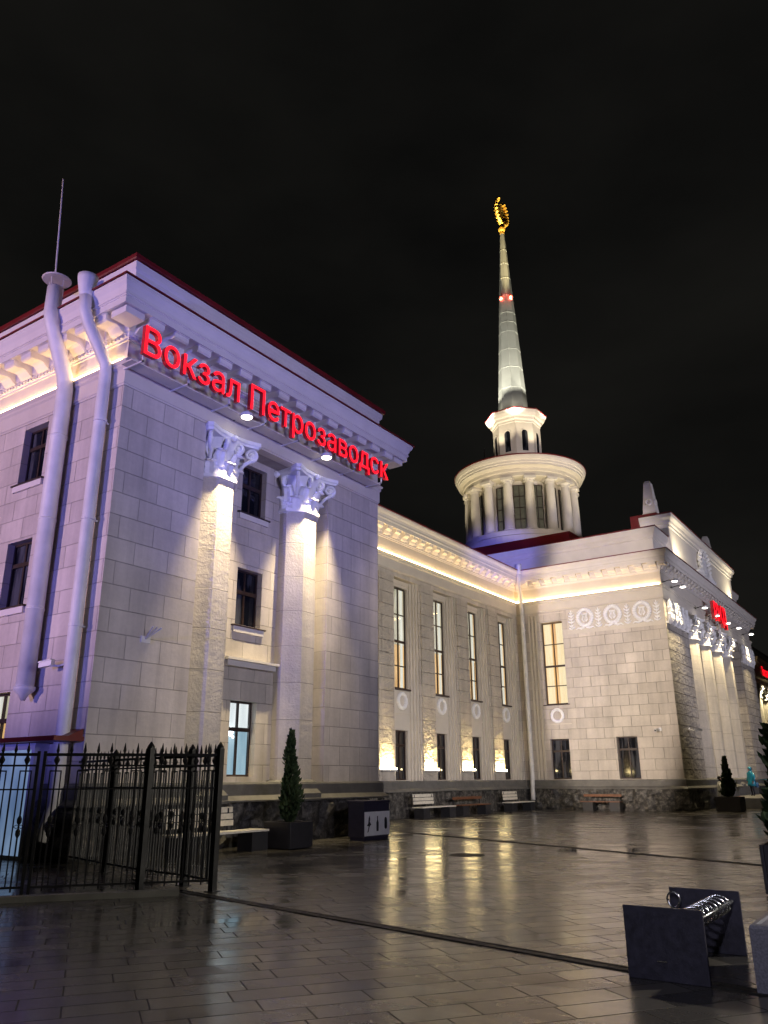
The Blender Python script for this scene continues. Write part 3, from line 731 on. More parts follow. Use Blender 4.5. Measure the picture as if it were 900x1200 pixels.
# ---- tower
TX, TY = 57.0, 25.3
T = MB(); T.box(51.6, 62.4, 19.4, 31.2, 15.5, 18.1); T.box(51.5, 62.5, 19.3, 31.3, 18.1, 18.2)
tower = mk('tower', T, M['roof'], B)
d = MB(); d.lathe((TX, TY, 0), [(4.95, 18.0), (4.95, 18.9), (4.85, 19.0), (4.85, 19.35), (4.75, 19.42), (3.3, 19.45)], 64)
d.lathe((TX, TY, 0), [(3.45, 19.4), (3.45, 23.8)], 64); mk('drum', d, M['trim'], tower, False)
e = MB(); e.lathe((TX, TY, 0), [(3.4, 23.72), (4.55, 23.72), (4.60, 23.76), (4.60, 24.08), (4.68, 24.12), (4.72, 24.34), (4.98, 24.50)], 96, caps=False)
mk('ring_architrave', e, M['beige'], tower)
e = MB(); e.lathe((TX, TY, 0), [(4.9, 24.505), (5.04, 24.51), (5.04, 24.66), (5.12, 24.68), (5.14, 24.84), (5.22, 24.87), (5.32, 25.08), (5.34, 25.20), (5.0, 25.26)], 96, caps=False)
mk('ring_cornice', e, M['trim'], tower)
e = MB(); e.lathe((TX, TY, 0), [(5.30, 25.21), (5.37, 25.22), (5.37, 25.29), (1.9, 25.75)], 96); mk('tower_roof', e, M['roof'], tower)
for k in range(16):
    a = R(11.25 + 22.5 * k); cx, cy = TX + 4.25 * math.cos(a), TY + 4.25 * math.sin(a)
    c = MB(); c.lathe((cx, cy, 0), [(.46, 19.45), (.46, 19.58), (.40, 19.64), (.385, 20.2), (.375, 21.5), (.33, 23.2), (.33, 23.28), (.38, 23.31), (.34, 23.35), (.40, 23.46), (.42, 23.50)], 20)
    t1, n1 = Vector((-math.sin(a), math.cos(a), 0)), Vector((math.cos(a), math.sin(a), 0))
    c.obox((cx, cy, 23.61), n1 * .45, t1 * .45, (0, 0, .105)); mk('tower_column', c, M['trim'], tower, False)
    a2_ = R(22.5 * k); n2, t2 = Vector((math.cos(a2_), math.sin(a2_), 0)), Vector((-math.sin(a2_), math.cos(a2_), 0))
    base = Vector((TX, TY, 0)) + n2 * 3.50
    f = MB(); hw = .44
    for u in (-hw, 0, hw): f.obox(base + t2 * u + Vector((0, 0, 21.5)), n2 * .05, t2 * .028, (0, 0, 1.85))
    for z in (19.66, 20.57, 21.5, 22.42, 23.34): f.obox(base + Vector((0, 0, z)), n2 * .045, t2 * hw, (0, 0, .028))
    fo = mk('tower_window', f, M['frame'], tower)
    gl = MB(); gl.obox(base - n2 * .02 + Vector((0, 0, 21.5)), n2 * .02, t2 * hw, (0, 0, 1.83)); mk('tower_pane', gl, M['glass_tower'], tower)
# octagonal lantern
la = MB(); la.ring_loft([[(x, y, z) for x, y in octagon(TX, TY, q)] for q, z in ((1.82, 25.4), (1.82, 29.72))])
mk('lantern', la, M['trim'], tower)
la = MB(); la.ring_loft([[(x, y, z) for x, y in octagon(TX, TY, q)] for q, z in ((1.8, 29.5), (1.86, 29.55), (1.86, 29.72), (1.98, 29.78), (2.02, 29.98), (2.16, 30.05), (2.30, 30.3), (2.36, 30.52), (1.2, 30.6))]); mk('lantern_cornice', la, M['trim'], tower)
la = MB(); la.ring_loft([[(x, y, z) for x, y in octagon(TX, TY, q)] for q, z in ((2.35, 30.53), (2.40, 30.54), (2.40, 30.60), (1.3, 31.0))]); mk('lantern_roof', la, M['roof'], tower)
for k in range(8):
    a = k * PI / 4; n2, t2 = Vector((math.cos(a), math.sin(a), 0)), Vector((-math.sin(a), math.cos(a), 0)); c = Vector((TX, TY, 0)) + n2 * 1.825
    w_ = MB(); prof = [(-.24, 27.0), (.24, 27.0)] + [(.24 * math.cos(q * PI / 8), 28.6 + .24 * math.sin(q * PI / 8)) for q in range(9)]
    w_.prism([tuple(c + t2 * u + Vector((0, 0, z))) for u, z in prof], n2 * .015); mk('lantern_window', w_, M['glass_dark'], tower)
    w_ = MB(); w_.tube([tuple(c + t2 * u + Vector((0, 0, z))) for u, z in [(.30, 27.)] + [(.30 * math.cos(q * PI / 8), 28.6 + .30 * math.sin(q * PI / 8)) for q in range(9)] + [(-.30, 27.)]], .05, 6)
    mk('window_surround', w_, M['trim'], tower)
# spire
SX, SY = TX - .06, TY + .14
def oc(q, z): return [(x, y, z) for x, y in octagon(SX, SY, q)]
sp = MB(); sp.ring_loft([oc(1.24, 30.7), oc(1.24, 31.0), oc(1.17, 31.02), oc(1.14, 31.9), oc(.19, 49.5)]); mk('spire', sp, M['spire'], tower)
for z in (33.2, 35.2, 37., 38.8, 39.8, 40.8, 42.6, 44.5, 46.1, 47.6):
    q = 1.14 + (z - 31.9) * (.19 - 1.14) / 17.6; sm = MB(); sm.ring_loft([oc(q + .012, z - .025), oc(q + .012, z + .025)]); mk('spire_band', sm, M['seam'], tower)
fi = MB()
fi.lathe((SX, SY, 0), [(.13, 49.4), (.22, 49.5), (.16, 49.7), (.30, 49.85), (.34, 50.0), (.28, 50.15), (.12, 50.25), (.2, 50.35), (.05, 50.5)], 16)
for s_ in (-1, 1):
    for k in range(11):
        t_ = k / 10; a = -PI / 2 + s_ * t_ * 2.7; cx, cz = SX + 1.0 * math.cos(a) * (1 if True else 1), 51.75 + 1.3 * math.sin(a)
        fi.tube([(cx, SY, cz), (cx + s_ * .15, SY - .12, cz + .18), (cx + s_ * .10, SY, cz + .45)], [.12, .17, .03], 6)
        fi.tube([(cx, SY, cz), (cx - s_ * .12, SY + .12, cz + .2), (cx - s_ * .05, SY, cz + .42)], [.11, .15, .03], 6)
fi.prism([(SX + (.74 if k % 2 else .32) * math.cos(PI / 2 + (k + 1) * PI / 5), SY - .08, 51.9 + (.74 if k % 2 else .32) * math.sin(PI / 2 + (k + 1) * PI / 5)) for k in range(10)], (0, .16, 0))
fi.tube([(SX, SY, 50.3), (SX, SY, 51.5)], .07, 6)
mk('finial', fi, M['gold'], tower)
for k, (dx, dy) in enumerate(((-.66, .18), (-.34, -.62))):
    l = MB(); l.ball((SX + dx, SY + dy, 42.35), .11); l.box(SX + dx - .05, SX + dx + .25, SY + dy - .02, SY + dy + .12, 42.2, 42.26)
    mk('warning_lamp', l, M['beacon'], tower)
# floodlight and aerial on the tower roof
m = MB(); q = Vector((61.0, 21.9, 25.35)); m.tube([q, q + Vector((0, 0, .5))], .04, 6); m.obox(q + Vector((0, 0, .62)), (.22, .05, 0), (-.04, .16, .08), (0, -.04, .14))
for sx in (-.5, .4): m.tube([q, q + Vector((sx * .6, .1, -.1)) , ], .03, 5)
single('roof_floodlight', m, M['cam_white'], tuple(q), 'small white floodlight standing on the rim of the round tower roof', 'floodlight')
m = MB(); q = Vector((54.0, 26.9, 25.3)); m.tube([q, q + Vector((0, 0, 1.9))], .03, 6)
for z in (1.0, 1.4, 1.7): m.tube([q + Vector((-.5, -.3, z)), q + Vector((.5, .3, z))], .02, 5)
m.tube([q + Vector((.2, -.5, .5)), q + Vector((1.2, -1.6, .3))], .03, 5)
single('roof_aerial', m, M['dark_metal'], tuple(q), 'thin dark aerial beside the octagonal lantern on the tower roof', 'aerial')

# ---- side entrance on the left face: red canopy over a pale blue glazed door
m = MB(); m.box(X0 - .75, X0 + .02, 15.72, 19.6, 2.45, 2.55); m.prism([(X0 - .4, 15.75, 2.55), (X0 - .02, 15.75, 2.55), (X0 - .02, 15.75, 2.72)], (0, .5, 0))
mk('door_canopy', m, M['roof'], B)
m = MB()
for y in (17.02, 18.35, 19.6): m.box(X0 - .36, X0 + .02, y - .06, y + .06, 0, 2.45)
m.box(X0 - .35, X0 + .02, 17.08, 19.54, 2.3, 2.447); m.box(X0 - .35, X0 + .02, 17.08, 19.54, 0, .08); fr = mk('side_door', m, M['cam_white'], B)
m = MB(); m.box(X0 - .31, X0 - .30, 17.08, 19.54, .08, 2.3); mk('door_pane', m, M['door_blue'], fr)

# ------------------------------------------------------------------ red signs
def sign(text, xl, xr, y, z, cap, name, label, cat, depth=.13, bold=.0, rails=True):
    cu = bpy.data.curves.new('txt', 'FONT'); cu.body = text; cu.size = 1.; cu.extrude = .5; cu.offset = bold; cu.resolution_u = 2
    to = bpy.data.objects.new('txt', cu); COL.objects.link(to); bpy.context.view_layer.update()
    me = bpy.data.meshes.new_from_object(to.evaluated_get(bpy.context.evaluated_depsgraph_get()))
    bpy.data.objects.remove(to)
    vs = [v.co.copy() for v in me.vertices]; bm = bmesh.new(); bm.from_mesh(me); bmesh.ops.remove_doubles(bm, verts=bm.verts, dist=1e-5)
    x0 = min(v.co.x for v in bm.verts); x1 = max(v.co.x for v in bm.verts); capu = .73
    root = empty(name, (xl, y, z), 0, label, cat)
    seen = set(); comps = []
    for v in bm.verts:
        if v in seen: continue
        st_ = [v]; seen.add(v); c = []
        while st_:
            a = st_.pop(); c.append(a)
            for e_ in a.link_edges:
                o_ = e_.other_vert(a)
                if o_ not in seen: seen.add(o_); st_.append(o_)
        comps.append(c)
    # join pieces whose x ranges overlap into one letter
    comps.sort(key=lambda c: min(v.co.x for v in c))
    for c in comps:
        idx = {v: i for i, v in enumerate(c)}; m = MB()
        m.v = [((v.co.x - x0) * (xr - xl) / (x1 - x0), -v.co.z * depth, v.co.y * cap / capu) for v in c]
        fs = {f for v in c for f in v.link_faces}; m.f = [tuple(idx[v] for v in f.verts) for f in fs]
        front = [f for f in m.f if all(m.v[i][1] < -depth * .49 for i in f)]
        lo = mk('letter', m, M['letter_side'], root, local=True)
        fm = MB(); fm.v = [(a, b - .004, c_) for a, b, c_ in m.v]; fm.f = front; used = sorted({i for f in front for i in f}); ix = {i: k for k, i in enumerate(used)}
        fm.v = [fm.v[i] for i in used]; fm.f = [tuple(ix[i] for i in f) for f in front]
        mk('letter_face', fm, M['neon'], lo, local=True)
    if rails:
        m = MB(); L = xr - xl
        for zz in (.10 * cap, .58 * cap): m.box(0.05, L - .05, depth * .5 + .01, depth * .5 + .05, zz, zz + .05)
        k = int(L / 1.4)
        for i in range(k + 1): x = .15 + (L - .3) * i / k; m.box(x - .02, x + .02, depth * .5 + .052, YF - .01 - y if y > 14 and y < 15.6 else .5, -.12, -.08); m.box(x - .02, x + .02, depth * .5 + .052, depth * .5 + .09, -.12, .66 * cap)
        mk('sign_frame', m, M['pipe'], root, local=True)
        if y > 14: m = MB(); m.box(-.05, L + .05, .30, .72, -.10, -.06); mk('sign_tray', m, M['beige'], root, local=True)
    bm.free()
    return root
sign('Вокзал Петрозаводск', 11.02, 21.87, 14.8, 11.72, .80, 'station_sign', 'long row of big red illuminated letters under the cornice of the near pavilion', 'sign')
sign('РЖД', 54.2, 57.7, 11.1, 11.45, 1.15, 'railway_sign', 'tall red glowing letters over the columns of the central portico', 'sign', .2, .02)
sign('Вокзал Петрозаводск', 91.5, 102.4, 14.8, 11.78, .95, 'far_station_sign', 'red glowing letters on the far pavilion at the right edge', 'sign', .2)

# ------------------------------------------------------------------ wall lamps
def lamp(x, y, z, label, group, axis=(0, 1), energy=0., spot=R(95), aim=None, wy=None):
    m = MB(); root = empty('bracket_lamp', (x, y, z), 0, label, 'lamp', group)
    L = (wy - y)
    m.tube([(0, L, .02), (0, L * .5, .10), (0, .16, .06)], .022, 6); mk('bracket', m, M['dark_metal'], root, local=True)
    m = MB(); m.ring_loft([[(q * math.cos(a), .05 + q * math.sin(a), zz) for a in [k * PI / 8 for k in range(16)]] for q, zz in ((.10, .13), (.17, .10), (.18, 0.), (.17, -.01))]); mk('lamp_housing', m, M['cam_white'], root, local=True)
    m = MB(); m.ring_loft([[(q * math.cos(a), .05 + q * math.sin(a), zz) for a in [k * PI / 8 for k in range(16)]] for q, zz in ((.155, -.015), (.14, -.035), (.05, -.045))]); mk('lens', m, M['lens'], root, local=True)
    return root
def light(kind, name, loc, target, energy, col, **kw):
    l = bpy.data.lights.new(name, kind); l.energy = energy; l.color = col
    for k, v in kw.items(): setattr(l, k, v)
    o = bpy.data.objects.new(name, l); COL.objects.link(o); o.location = loc
    dv = Vector(target) - Vector(loc); o.rotation_euler = dv.to_track_quat('-Z', 'Y').to_euler(); return o
WARM = (1., .80, .46)
for i, x in enumerate((15.0, 18.72)):
    lamp(x, 14.98, 11.60, ('white spot lamp on a bracket above the left column of the near pavilion', 'white spot lamp on a bracket above the right column of the near pavilion')[i], 'lamps on the near pavilion', wy=YF - .14)
    light('SPOT', 'column_spot', (x + .1, 14.85, 11.5), (x + .16, 15.75, 7.4), 2900, (1., .80, .46), spot_size=R(50), spot_blend=1., shadow_soft_size=.08)
names = ('first floodlight from the corner, over the left pier of the portico', 'second floodlight from the corner, at the inner end of the left portico pier', 'floodlight over the first column of the portico',
         'floodlight just left of the red logo over the portico', 'floodlight just right of the red logo over the portico', 'floodlight at the inner end of the far portico pier', 'last floodlight at the far right corner of the portico')
for i, (x, z) in enumerate(((45.0, 12.1), (46.7, 12.1), (51.6, 11.7), (54.75, 11.7), (58., 11.7), (61.6, 11.9), (66.2, 12.1))):
    lamp(x, 10.95, z, 'small white ' + names[i], 'lamps along the portico', wy=YP - .14 if z < 12.1 else YP)
    light('SPOT', 'portico_spot', (x, 10.96, z - .1), (x, 11.66, 4.), 1600 if z < 12 else 800, (1., .80, .46), spot_size=R(70), spot_blend=1., shadow_soft_size=.1)
# far pavilion columns
for x in (95.2, 99.): light('SPOT', 'far_spot', (x, 14.9, 11.6), (x, 15.7, 3), 1800, (1., .86, .52), spot_size=R(80), spot_blend=.5, shadow_soft_size=.1)
# pilaster uplights of the long wing
for i, c in enumerate(centres):
    if i == 0: continue
    x = c - 1.85
    o = light('AREA', 'pilaster_uplight', (x, YW - .115, 2.15), (x, YW - .06, 6.), 26, (1., .74, .30), shape='RECTANGLE', size=1.1, size_y=.07)
    o.data.spread = R(66)

# ------------------------------------------------------------------ pipes and mast
m = MB()
m.tube([(X0 - .27, 17.85, 3.70), (X0 - .27, 17.87, 11.6), (X0 - .33, 17.86, 11.95), (10.3, 17.76, 13.25), (10.22, 17.74, 13.55), (10.2, 17.70, 14.3)], .21, 18); m.lathe((X0 - .27, 17.85, 3.55), [(.05, -.12), (.12, 0.), (.25, .12), (.25, .2)], 18)
for z in (5.6, 7.9, 10.2): m.lathe((X0 - .27, 17.86, z), [(.224, 0), (.224, .05)], 18); m.box(X0 - .27, X0, 17.84, 17.88, z + .005, z + .045)
vr = empty('vent_pipe', (X0 - .27, 17.85, 3.4), 0, 'thick pale vent pipe with a flat rain cap on the left wall', 'pipe')
mk('pipe', m, M['pipe'], vr, True)
m = MB(); m.lathe((10.2, 17.70, 0), [(.36, 14.52), (.38, 14.55), (.10, 14.64)], 24)
for k in range(4): a = k * PI / 2 + .4; m.tube([(10.2 + .2 * math.cos(a), 17.7 + .2 * math.sin(a), 14.25), (10.2 + .22 * math.cos(a), 17.7 + .22 * math.sin(a), 14.56)], .018, 5)
mk('rain_cap', m, M['beige'], vr)
def downpipe(pts, r, funnel, label, loc):
    e_ = empty('drainpipe', loc, 0, label, 'drainpipe')
    m = MB(); m.tube(pts, r, 16); mk('pipe', m, M['pipe'], e_, True)
    m = MB(); x, y, z = pts[-1]; m.lathe((x, y, z), [(r, -.1), (r * 1.15, .0), (r * 1.6, .40), (r * 1.68, .52), (r * 1.5, .52)], 18); mk('funnel', m, M['pipe'], e_, True)
    m = MB()
    for z in (2.4, 5., 7.6, 10.2):
        px = pts[2]; m.lathe((px[0], px[1], z), [(r + .014, 0), (r + .014, .07)], 16); m.box(px[0], px[0] + .28, px[1] - .02, px[1] + .02, z + .01, z + .05)
    mk('pipe_clip', m, M['pipe'], e_)
    return e_
downpipe([(X0 - .46, 16.14, .40), (X0 - .36, 16.15, .75), (X0 - .25, 16.16, 1.15), (X0 - .24, 16.2, 11.55), (X0 - .26, 16.2, 11.85), (10.32, 16.18, 12.75), (10.2, 16.2, 13.05), (10.2, 16.25, 13.55)], .155, True, 'pale drainpipe with a funnel head close to the corner of the near pavilion', (X0 - .3, 16.2, .3))
downpipe([(XS - .42, 20.12, .5), (XS - .26, 20.18, .95), (XS - .2, 20.18, 1.8), (XS - .2, 20.2, 11.6), (XS - .24, 20.2, 12.0), (XS - .62, 20.12, 13.1), (XS - .68, 20.05, 13.4), (XS - .68, 20.05, 13.75)], .125, True, 'slim cream drainpipe in the inner corner between wing and portico', (XS - .3, 20.2, .3))
m = MB(); m.tube([(11.6, 20.2, 14.6), (11.6, 20.21, 16.15), (11.6, 20.65, 20.44)], [.035, .03, .02], 6)
m.box(11.5, 11.7, 20.1, 20.3, 14.5, 14.9)
single('lightning_rod', m, M['pipe'], (11.6, 20.2, 14.5), 'tall thin rod rising from the roof above the vent pipe', 'mast')

# ------------------------------------------------------------------ cameras and flag holder
def cctv(loc, d, wallpt, label):
    d = Vector(d).normalized(); s_ = Vector((-d.y, d.x, 0)).normalized(); u = Vector((0, 0, 1))
    e_ = empty('security_camera', loc, 0, label, 'camera'); loc = Vector(loc)
    m = MB(); m.obox(loc, d * .19, s_ * .06, (0, 0, .06)); m.obox(loc + d * .03 + u * .075, d * .2, s_ * .07, (0, 0, .01)); mk('housing', m, M['cam_white'], e_)
    m = MB(); w = Vector(wallpt); m.tube([loc - d * .1 - u * .05, (loc + w) / 2 - u * .06, w], .028, 6); m.obox(w, (.035, 0, 0), (0, .07, 0), (0, 0, .09)); mk('bracket', m, M['cam_white'], e_)
    m = MB(); m.obox(loc + d * .192, d * .006, s_ * .045, (0, 0, .045)); mk('lens', m, M['icon'], e_)
cctv((X0 - .35, 16.95, 4.2), (-.2, 1, -.12), (X0 - .02, 16.5, 4.24), 'white security camera on the left wall between the two pipes')
cctv((XS - .3, 12.78, 4.06), (-1, .1, -.1), (XS - .02, 12.66, 4.12), 'white security camera on the plain block wall near the portico corner')
cctv((46.6, YP - .55, 4.1), (.3, -1, -.1), (46.75, YP - .03, 4.2), 'white security camera fixed low on the left pier of the portico')
m = MB()
for k, dx in enumerate((-.13, 0, .13)): m.tube([(12.64, YF - .0, 4.88), (12.64 + dx, YF - .42, 5.14)], .02, 6)
m.box(12.5, 12.78, YF - .03, YF - .002, 4.8, 4.96)
single('flag_holder', m, M['pipe'], (12.64, YF, 4.8), 'small three-pronged flag holder on the plain left pier', 'flag holder')

# ------------------------------------------------------------------ benches
def bench(x, y, rz, slat, label, half=True, L=3.0, be=.32):
    e_ = empty('bench', (x, y, 0), rz, label, 'bench', 'benches along the station wall')
    m = MB()
    for k in range(4): m.box(-L / 2, L / 2, -.26 + k * .135, -.26 + k * .135 + .115, .43, .475)
    mk('seat', m, slat, e_, local=True)
    m = MB(); xa, xb = (-L / 2 + .1, be) if half else (-L / 2 + .05, L / 2 - .05)
    for k in range(3 if half else 1):
        z = .58 + k * .15 if half else .70; m.box(xa, xb, .24 + k * .02, .27 + k * .02, z, z + .125)
    mk('backrest', m, slat, e_, local=True)
    m = MB()
    for q in (xa + .12, xb - .15): m.box(q - .025, q + .025, .275, .30, .40, .98 if half else .8)
    mk('back_support', m, M['leg'], e_, local=True)
    for q in (-L / 2 + .42, L / 2 - .30):
        m = MB(); m.box(q - .28, q + .28, -.24, .24, 0, .428); mk('leg', m, M['leg'], e_, local=True)
    return e_
bench(14.32, 14.55, 0, M['slat_pale'], 'pale slatted half-back bench partly behind the iron fence', be=.74)
bench(32.9, 19.75, 0, M['slat_pale'], 'pale slatted half-back bench in front of the lit pilasters, right of the recycling bin')
bench(41.75, 19.75, 0, M['slat_pale'], 'pale slatted half-back bench beside the drainpipe in the inner corner')
bench(36.45, 19.75, 0, M['slat_brown'], 'dark brown bench between the two pale benches along the wing', False)
bench(44.0, 16.0, PI / 2 * -1, M['slat_brown'], 'dark brown bench under the side windows of the portico', False, 2.2)

# ------------------------------------------------------------------ planters and conifers
def planter(x, y, w, h, label):
    e_ = empty('planter', (x, y, 0), 0, label, 'planter', 'dark square planters')
    m = MB(); a = w / 2; t_ = .05
    m.box(-a, a, -a, -a + t_, .02, h); m.box(-a, a, a - t_, a, .02, h); m.box(-a, -a + t_, -a + t_, a - t_, .02, h); m.box(a - t_, a, -a + t_, a - t_, .02, h); m.box(-a + .06, a - .06, -a + .06, a - .06, 0., .06)
    bevel(mk('box', m, M['planter'], e_, local=True), .012)
    m = MB(); m.box(-a + t_, a - t_, -a + t_, a - t_, h - .2, h - .07); mk('soil', m, M['soil'], e_, local=True)
def conifer(x, y, z0, H, w, label, seed, n=2600):
    rnd = random.Random(seed); e_ = empty('conifer', (x, y, z0), 0, label, 'conifer', 'clipped conifers in planters')
    m = MB(); m.tube([(0, 0, -.06), (0.01, 0, H * .5), (0, 0, H * .9)], [.05, .035, .01], 7); mk('trunk', m, M['bark'], e_, local=True)
    m = MB()
    bumps = [(rnd.uniform(0, 1), rnd.uniform(0, 2 * PI), rnd.uniform(-.10, .16)) for _ in range(26)]
    for i in range(n):
        t_ = rnd.random() ** 1.25; a = rnd.uniform(0, 2 * PI)
        env = w * (math.sin(min(1., (t_ + .06) / .24) * PI / 2)) * (1 - t_) ** .72
        for bt, ba, bb in bumps:
            if abs(bt - t_) < .09 and math.cos(a - ba) > .4: env *= 1 + bb * 2.0
        r = env * (rnd.random() ** .45) * rnd.uniform(.84, 1.16)
        p = Vector((r * math.cos(a), r * math.sin(a), .06 + t_ * (H - .08)))
        out = Vector((math.cos(a) * .75, math.sin(a) * .75, 1.1 + rnd.uniform(-.5, .6))).normalized()
        sd = out.cross(Vector((rnd.uniform(-1, 1), rnd.uniform(-1, 1), .2))).normalized(); l = rnd.uniform(.05, .15) * (w / .3) ** .4; k = l * .26
        m.face(p - sd * k, p + out * l * .5 - sd * k * 1.1, p + out * l, p + out * l * .5 + sd * k * 1.1, p + sd * k)
    for k in range(7): p = Vector((rnd.uniform(-.02, .02), rnd.uniform(-.02, .02), H - .12 + k * .02)); m.face(p, p + Vector((.015, 0, .06)), p + Vector((rnd.uniform(-.03, .03), 0, .12)))
    mk('crown', m, M['foliage'], e_, local=True)
planter(16.38, 14.15, .88, .63, 'dark planter near the bench, in front of the near pavilion')
conifer(16.38, 14.15, .56, 2.28, .235, 'narrow dark conifer in front of the near pavilion, beside the bench', 3)
planter(45.5, 9.75, 1.2, .72, 'dark planter beside the portico steps, in the distance')
conifer(45.4, 9.75, .65, 2.0, .34, 'small cone-shaped conifer beside the portico steps', 5, 2200)
planter(13.98, 2.02, 1.1, .68, 'dark planter cut by the right edge of the picture')
conifer(13.98, 2.03, .6, 2.0, .56, 'dense dark conifer cut by the right edge of the picture', 9, 5200)

# ------------------------------------------------------------------ recycling bin
e_ = empty('recycling_bin', (19.85, 14.12, 0), 0, 'dark recycling bin with white doors showing apple, bottle and can symbols', 'bin')
x0, x1, ya, yb_ = 19.22, 20.48, 13.85, 14.40
m = MB(); m.box(x0, x1, ya, yb_, .10, .98); m.box(x0 - .02, x1 + .02, ya - .02, yb_ + .02, .982, 1.06); m.box(x0 + .04, x1 - .04, ya + .03, yb_ - .03, 0, .10); bevel(mk('body', m, M['bin'], e_), .012)
for k in range(3):
    a = x0 + .015 + k * .412; m = MB(); m.box(a, a + .405, ya - .02, ya - .002, .13, .76); do = mk('door', m, M['white_panel'], e_)
    c = a + .2; ym = ya - .021; ic = MB()
    if k == 0: shapes = [[(c - .02, .60), (c + .02, .66), (c + .05, .58), (c + .03, .50), (c + .10, .42), (c + .05, .40), (c + .01, .36), (c - .03, .24), (c - .08, .22), (c - .04, .32), (c - .02, .38), (c - .10, .40), (c - .04, .46)]]
    elif k == 1: shapes = [[(c - .05, .24), (c + .05, .24), (c + .055, .46), (c + .022, .54), (c + .022, .64), (c - .022, .64), (c - .022, .54), (c - .055, .46)]]
    else: shapes = [[(c + .06 * math.cos(q), .34 + .06 * math.sin(q)) for q in [PI + i * PI / 8 for i in range(9)]] + [(c + .06 * math.cos(q), .54 + .06 * math.sin(q)) for q in [i * PI / 8 for i in range(9)]]]
    for s_ in shapes: ic.prism([(u, ym, v) for u, v in s_], (0, -.004, 0))
    mk('symbol', ic, M['icon'], do)
m = MB(); m.box(x1 - .45, x1 - .08, ya + .1, yb_ - .1, 1.062, 1.10); mk('ashtray', m, M['steel'], e_)

# ------------------------------------------------------------------ bicycle rack and granite block
e_ = empty('bicycle_rack', (8.2, 2.3, 0), 0, 'black two-panel bicycle rack with a shiny steel spiral', 'bicycle rack')
for x in (7.5, 8.92):
    m = MB(); m.box(x, x + .035, 1.95, 2.62, 0, .56); bevel(mk('side_panel', m, M['rack'], e_), .006)
for y, z, r in ((2.02, .47, .02), (2.36, .30, .016)): m = MB(); m.tube([(7.53, y, z), (8.93, y, z)], r, 10); mk('rail', m, M['steel'], e_, True)
m = MB(); pts = []
for i in range(181):
    t_ = i / 180; a = t_ * 8 * 2 * PI; pts.append((7.62 + t_ * 1.2, 2.11 + .10 * math.cos(a), .455 + .085 * math.sin(a)))
m.tube(pts, .0095, 8); mk('spiral', m, M['steel'], e_, True)
m = MB(); m.tube([(8.80 + .02 * k / 24, 2.55 + .06 * math.cos(k * PI / 12), .46 + .07 * math.sin(k * PI / 12)) for k in range(25)], .011, 8); m.tube([(8.81, 2.55, .39), (8.81, 2.52, .2), (8.92, 2.5, .2)], .012, 8); mk('lock_ring', m, M['steel'], e_, True)
m = MB(); m.box(7.49, 7.499, 2.28, 2.36, .145, .155); mk('maker_plate', m, M['steel'], e_)
m = MB(); bm_ = [(7.5, .2), (8.75, .2), (8.75, 1.6), (7.5, 1.6)]
m.ring_loft([[(8.125 + (x - 8.125) * q, .9 + (y - .9) * q, z) for x, y in bm_] for q, z in ((1., 0.), (1., .46), (.985, .485), (.93, .49), (.92, .47))])
single('granite_block', m, M['granite'], (8.12, .9, 0), 'low grey granite block beside the bicycle rack at the lower right edge', 'stone block')

# ------------------------------------------------------------------ iron fence
def spike(m, x, z, h=.16, r=.016):
    m.lathe((x, 0, z), [(r * .8, 0), (r * 1.5, h * .25), (.003, h)], 6)
def fence(p0, p1, label, stile0=True, post1=True, H=2.0, gate=False):
    p0, p1 = Vector((*p0, 0)), Vector((*p1, 0)); d = p1 - p0; L = d.length
    e_ = empty('iron_fence', tuple(p0), math.atan2(d.y, d.x), label, 'fence', 'panels of the black iron fence')
    b = .0115
    for z, h in ((2.0, .022), (1.84, .014), (1.50, .011), (.16, .016)): ra = MB(); ra.box(0, L, -.016, .016, z - h, z + h); mk('rail', ra, M['iron'], e_, local=True)
    if gate:
        for x in (.02, L - .02): ra = MB(); ra.box(x - .022, x + .022, -.024, .024, .06, 2.05); mk('stile', ra, M['iron'], e_, local=True)
    n = max(1, round(L / .36)); w = L / n
    for k in range(n):
        x = (k + .5) * w
        m = MB(); m.box(x - b, x + b, -b, b, .1, 2.02); spike(m, x, 2.02)
        m.lathe((x, 0, 1.92), [(.008, -.08), (.042, -.01), (.042, .01), (.008, .08)], 6)           # spear collar
        m.lathe((x, 0, .98), [(.01, .02), (.035, .06), (.035, .11), (.01, .16)], 6); m.lathe((x, 0, .98), [(.01, -.16), (.035, -.11), (.035, -.06), (.01, -.02)], 6)
        for s_ in (-1, 1):
            m.box(x + s_ * .078 - b * .8, x + s_ * .078 + b * .8, -b * .8, b * .8, .16, 1.76)
            m.tube([(x + s_ * .078, 0, .98), (x + s_ * .03, 0, .955), (x, 0, .98), (x + s_ * .03, 0, 1.005), (x + s_ * .078, 0, .98)], .006, 5)
        m.box(x - .086, x + .086, -b * .9, b * .9, 1.752, 1.772)
        mk('ornamental_bar', m, M['iron'], e_, local=True)
        if k:
            m = MB(); m.box(k * w - b, k * w + b, -b, b, .1, 2.02); spike(m, k * w, 2.02); mk('bar', m, M['iron'], e_, local=True)
    return e_
def post(p, label, h=2.16, r=.048):
    m = MB(); x, y = p; m.box(x - r, x + r, y - r, y + r, 0, h - .06); m.lathe((x, y, h - .06), [(r * 1.25, 0), (r * 1.25, .02), (r * .9, .05), (.01, .10)], 12)
    m.box(x - .09, x + .09, y - .09, y + .09, .0, .012)
    return single('fence_post', m, M['iron'], (x, y, 0), label, 'fence post', 'posts of the black iron fence')
P1, P2, P4, P5, P3 = (10.35, 13.4), (9.98, 11.95), (9.79, 10.66), (9.52, 9.72), (8.70, 10.42)
q0 = Vector(P3) + (Vector((7.49, 11.41)) - Vector(P3)) * 1.0; q1 = Vector(P3) + (Vector((7.49, 11.41)) - Vector(P3)) * 2.6
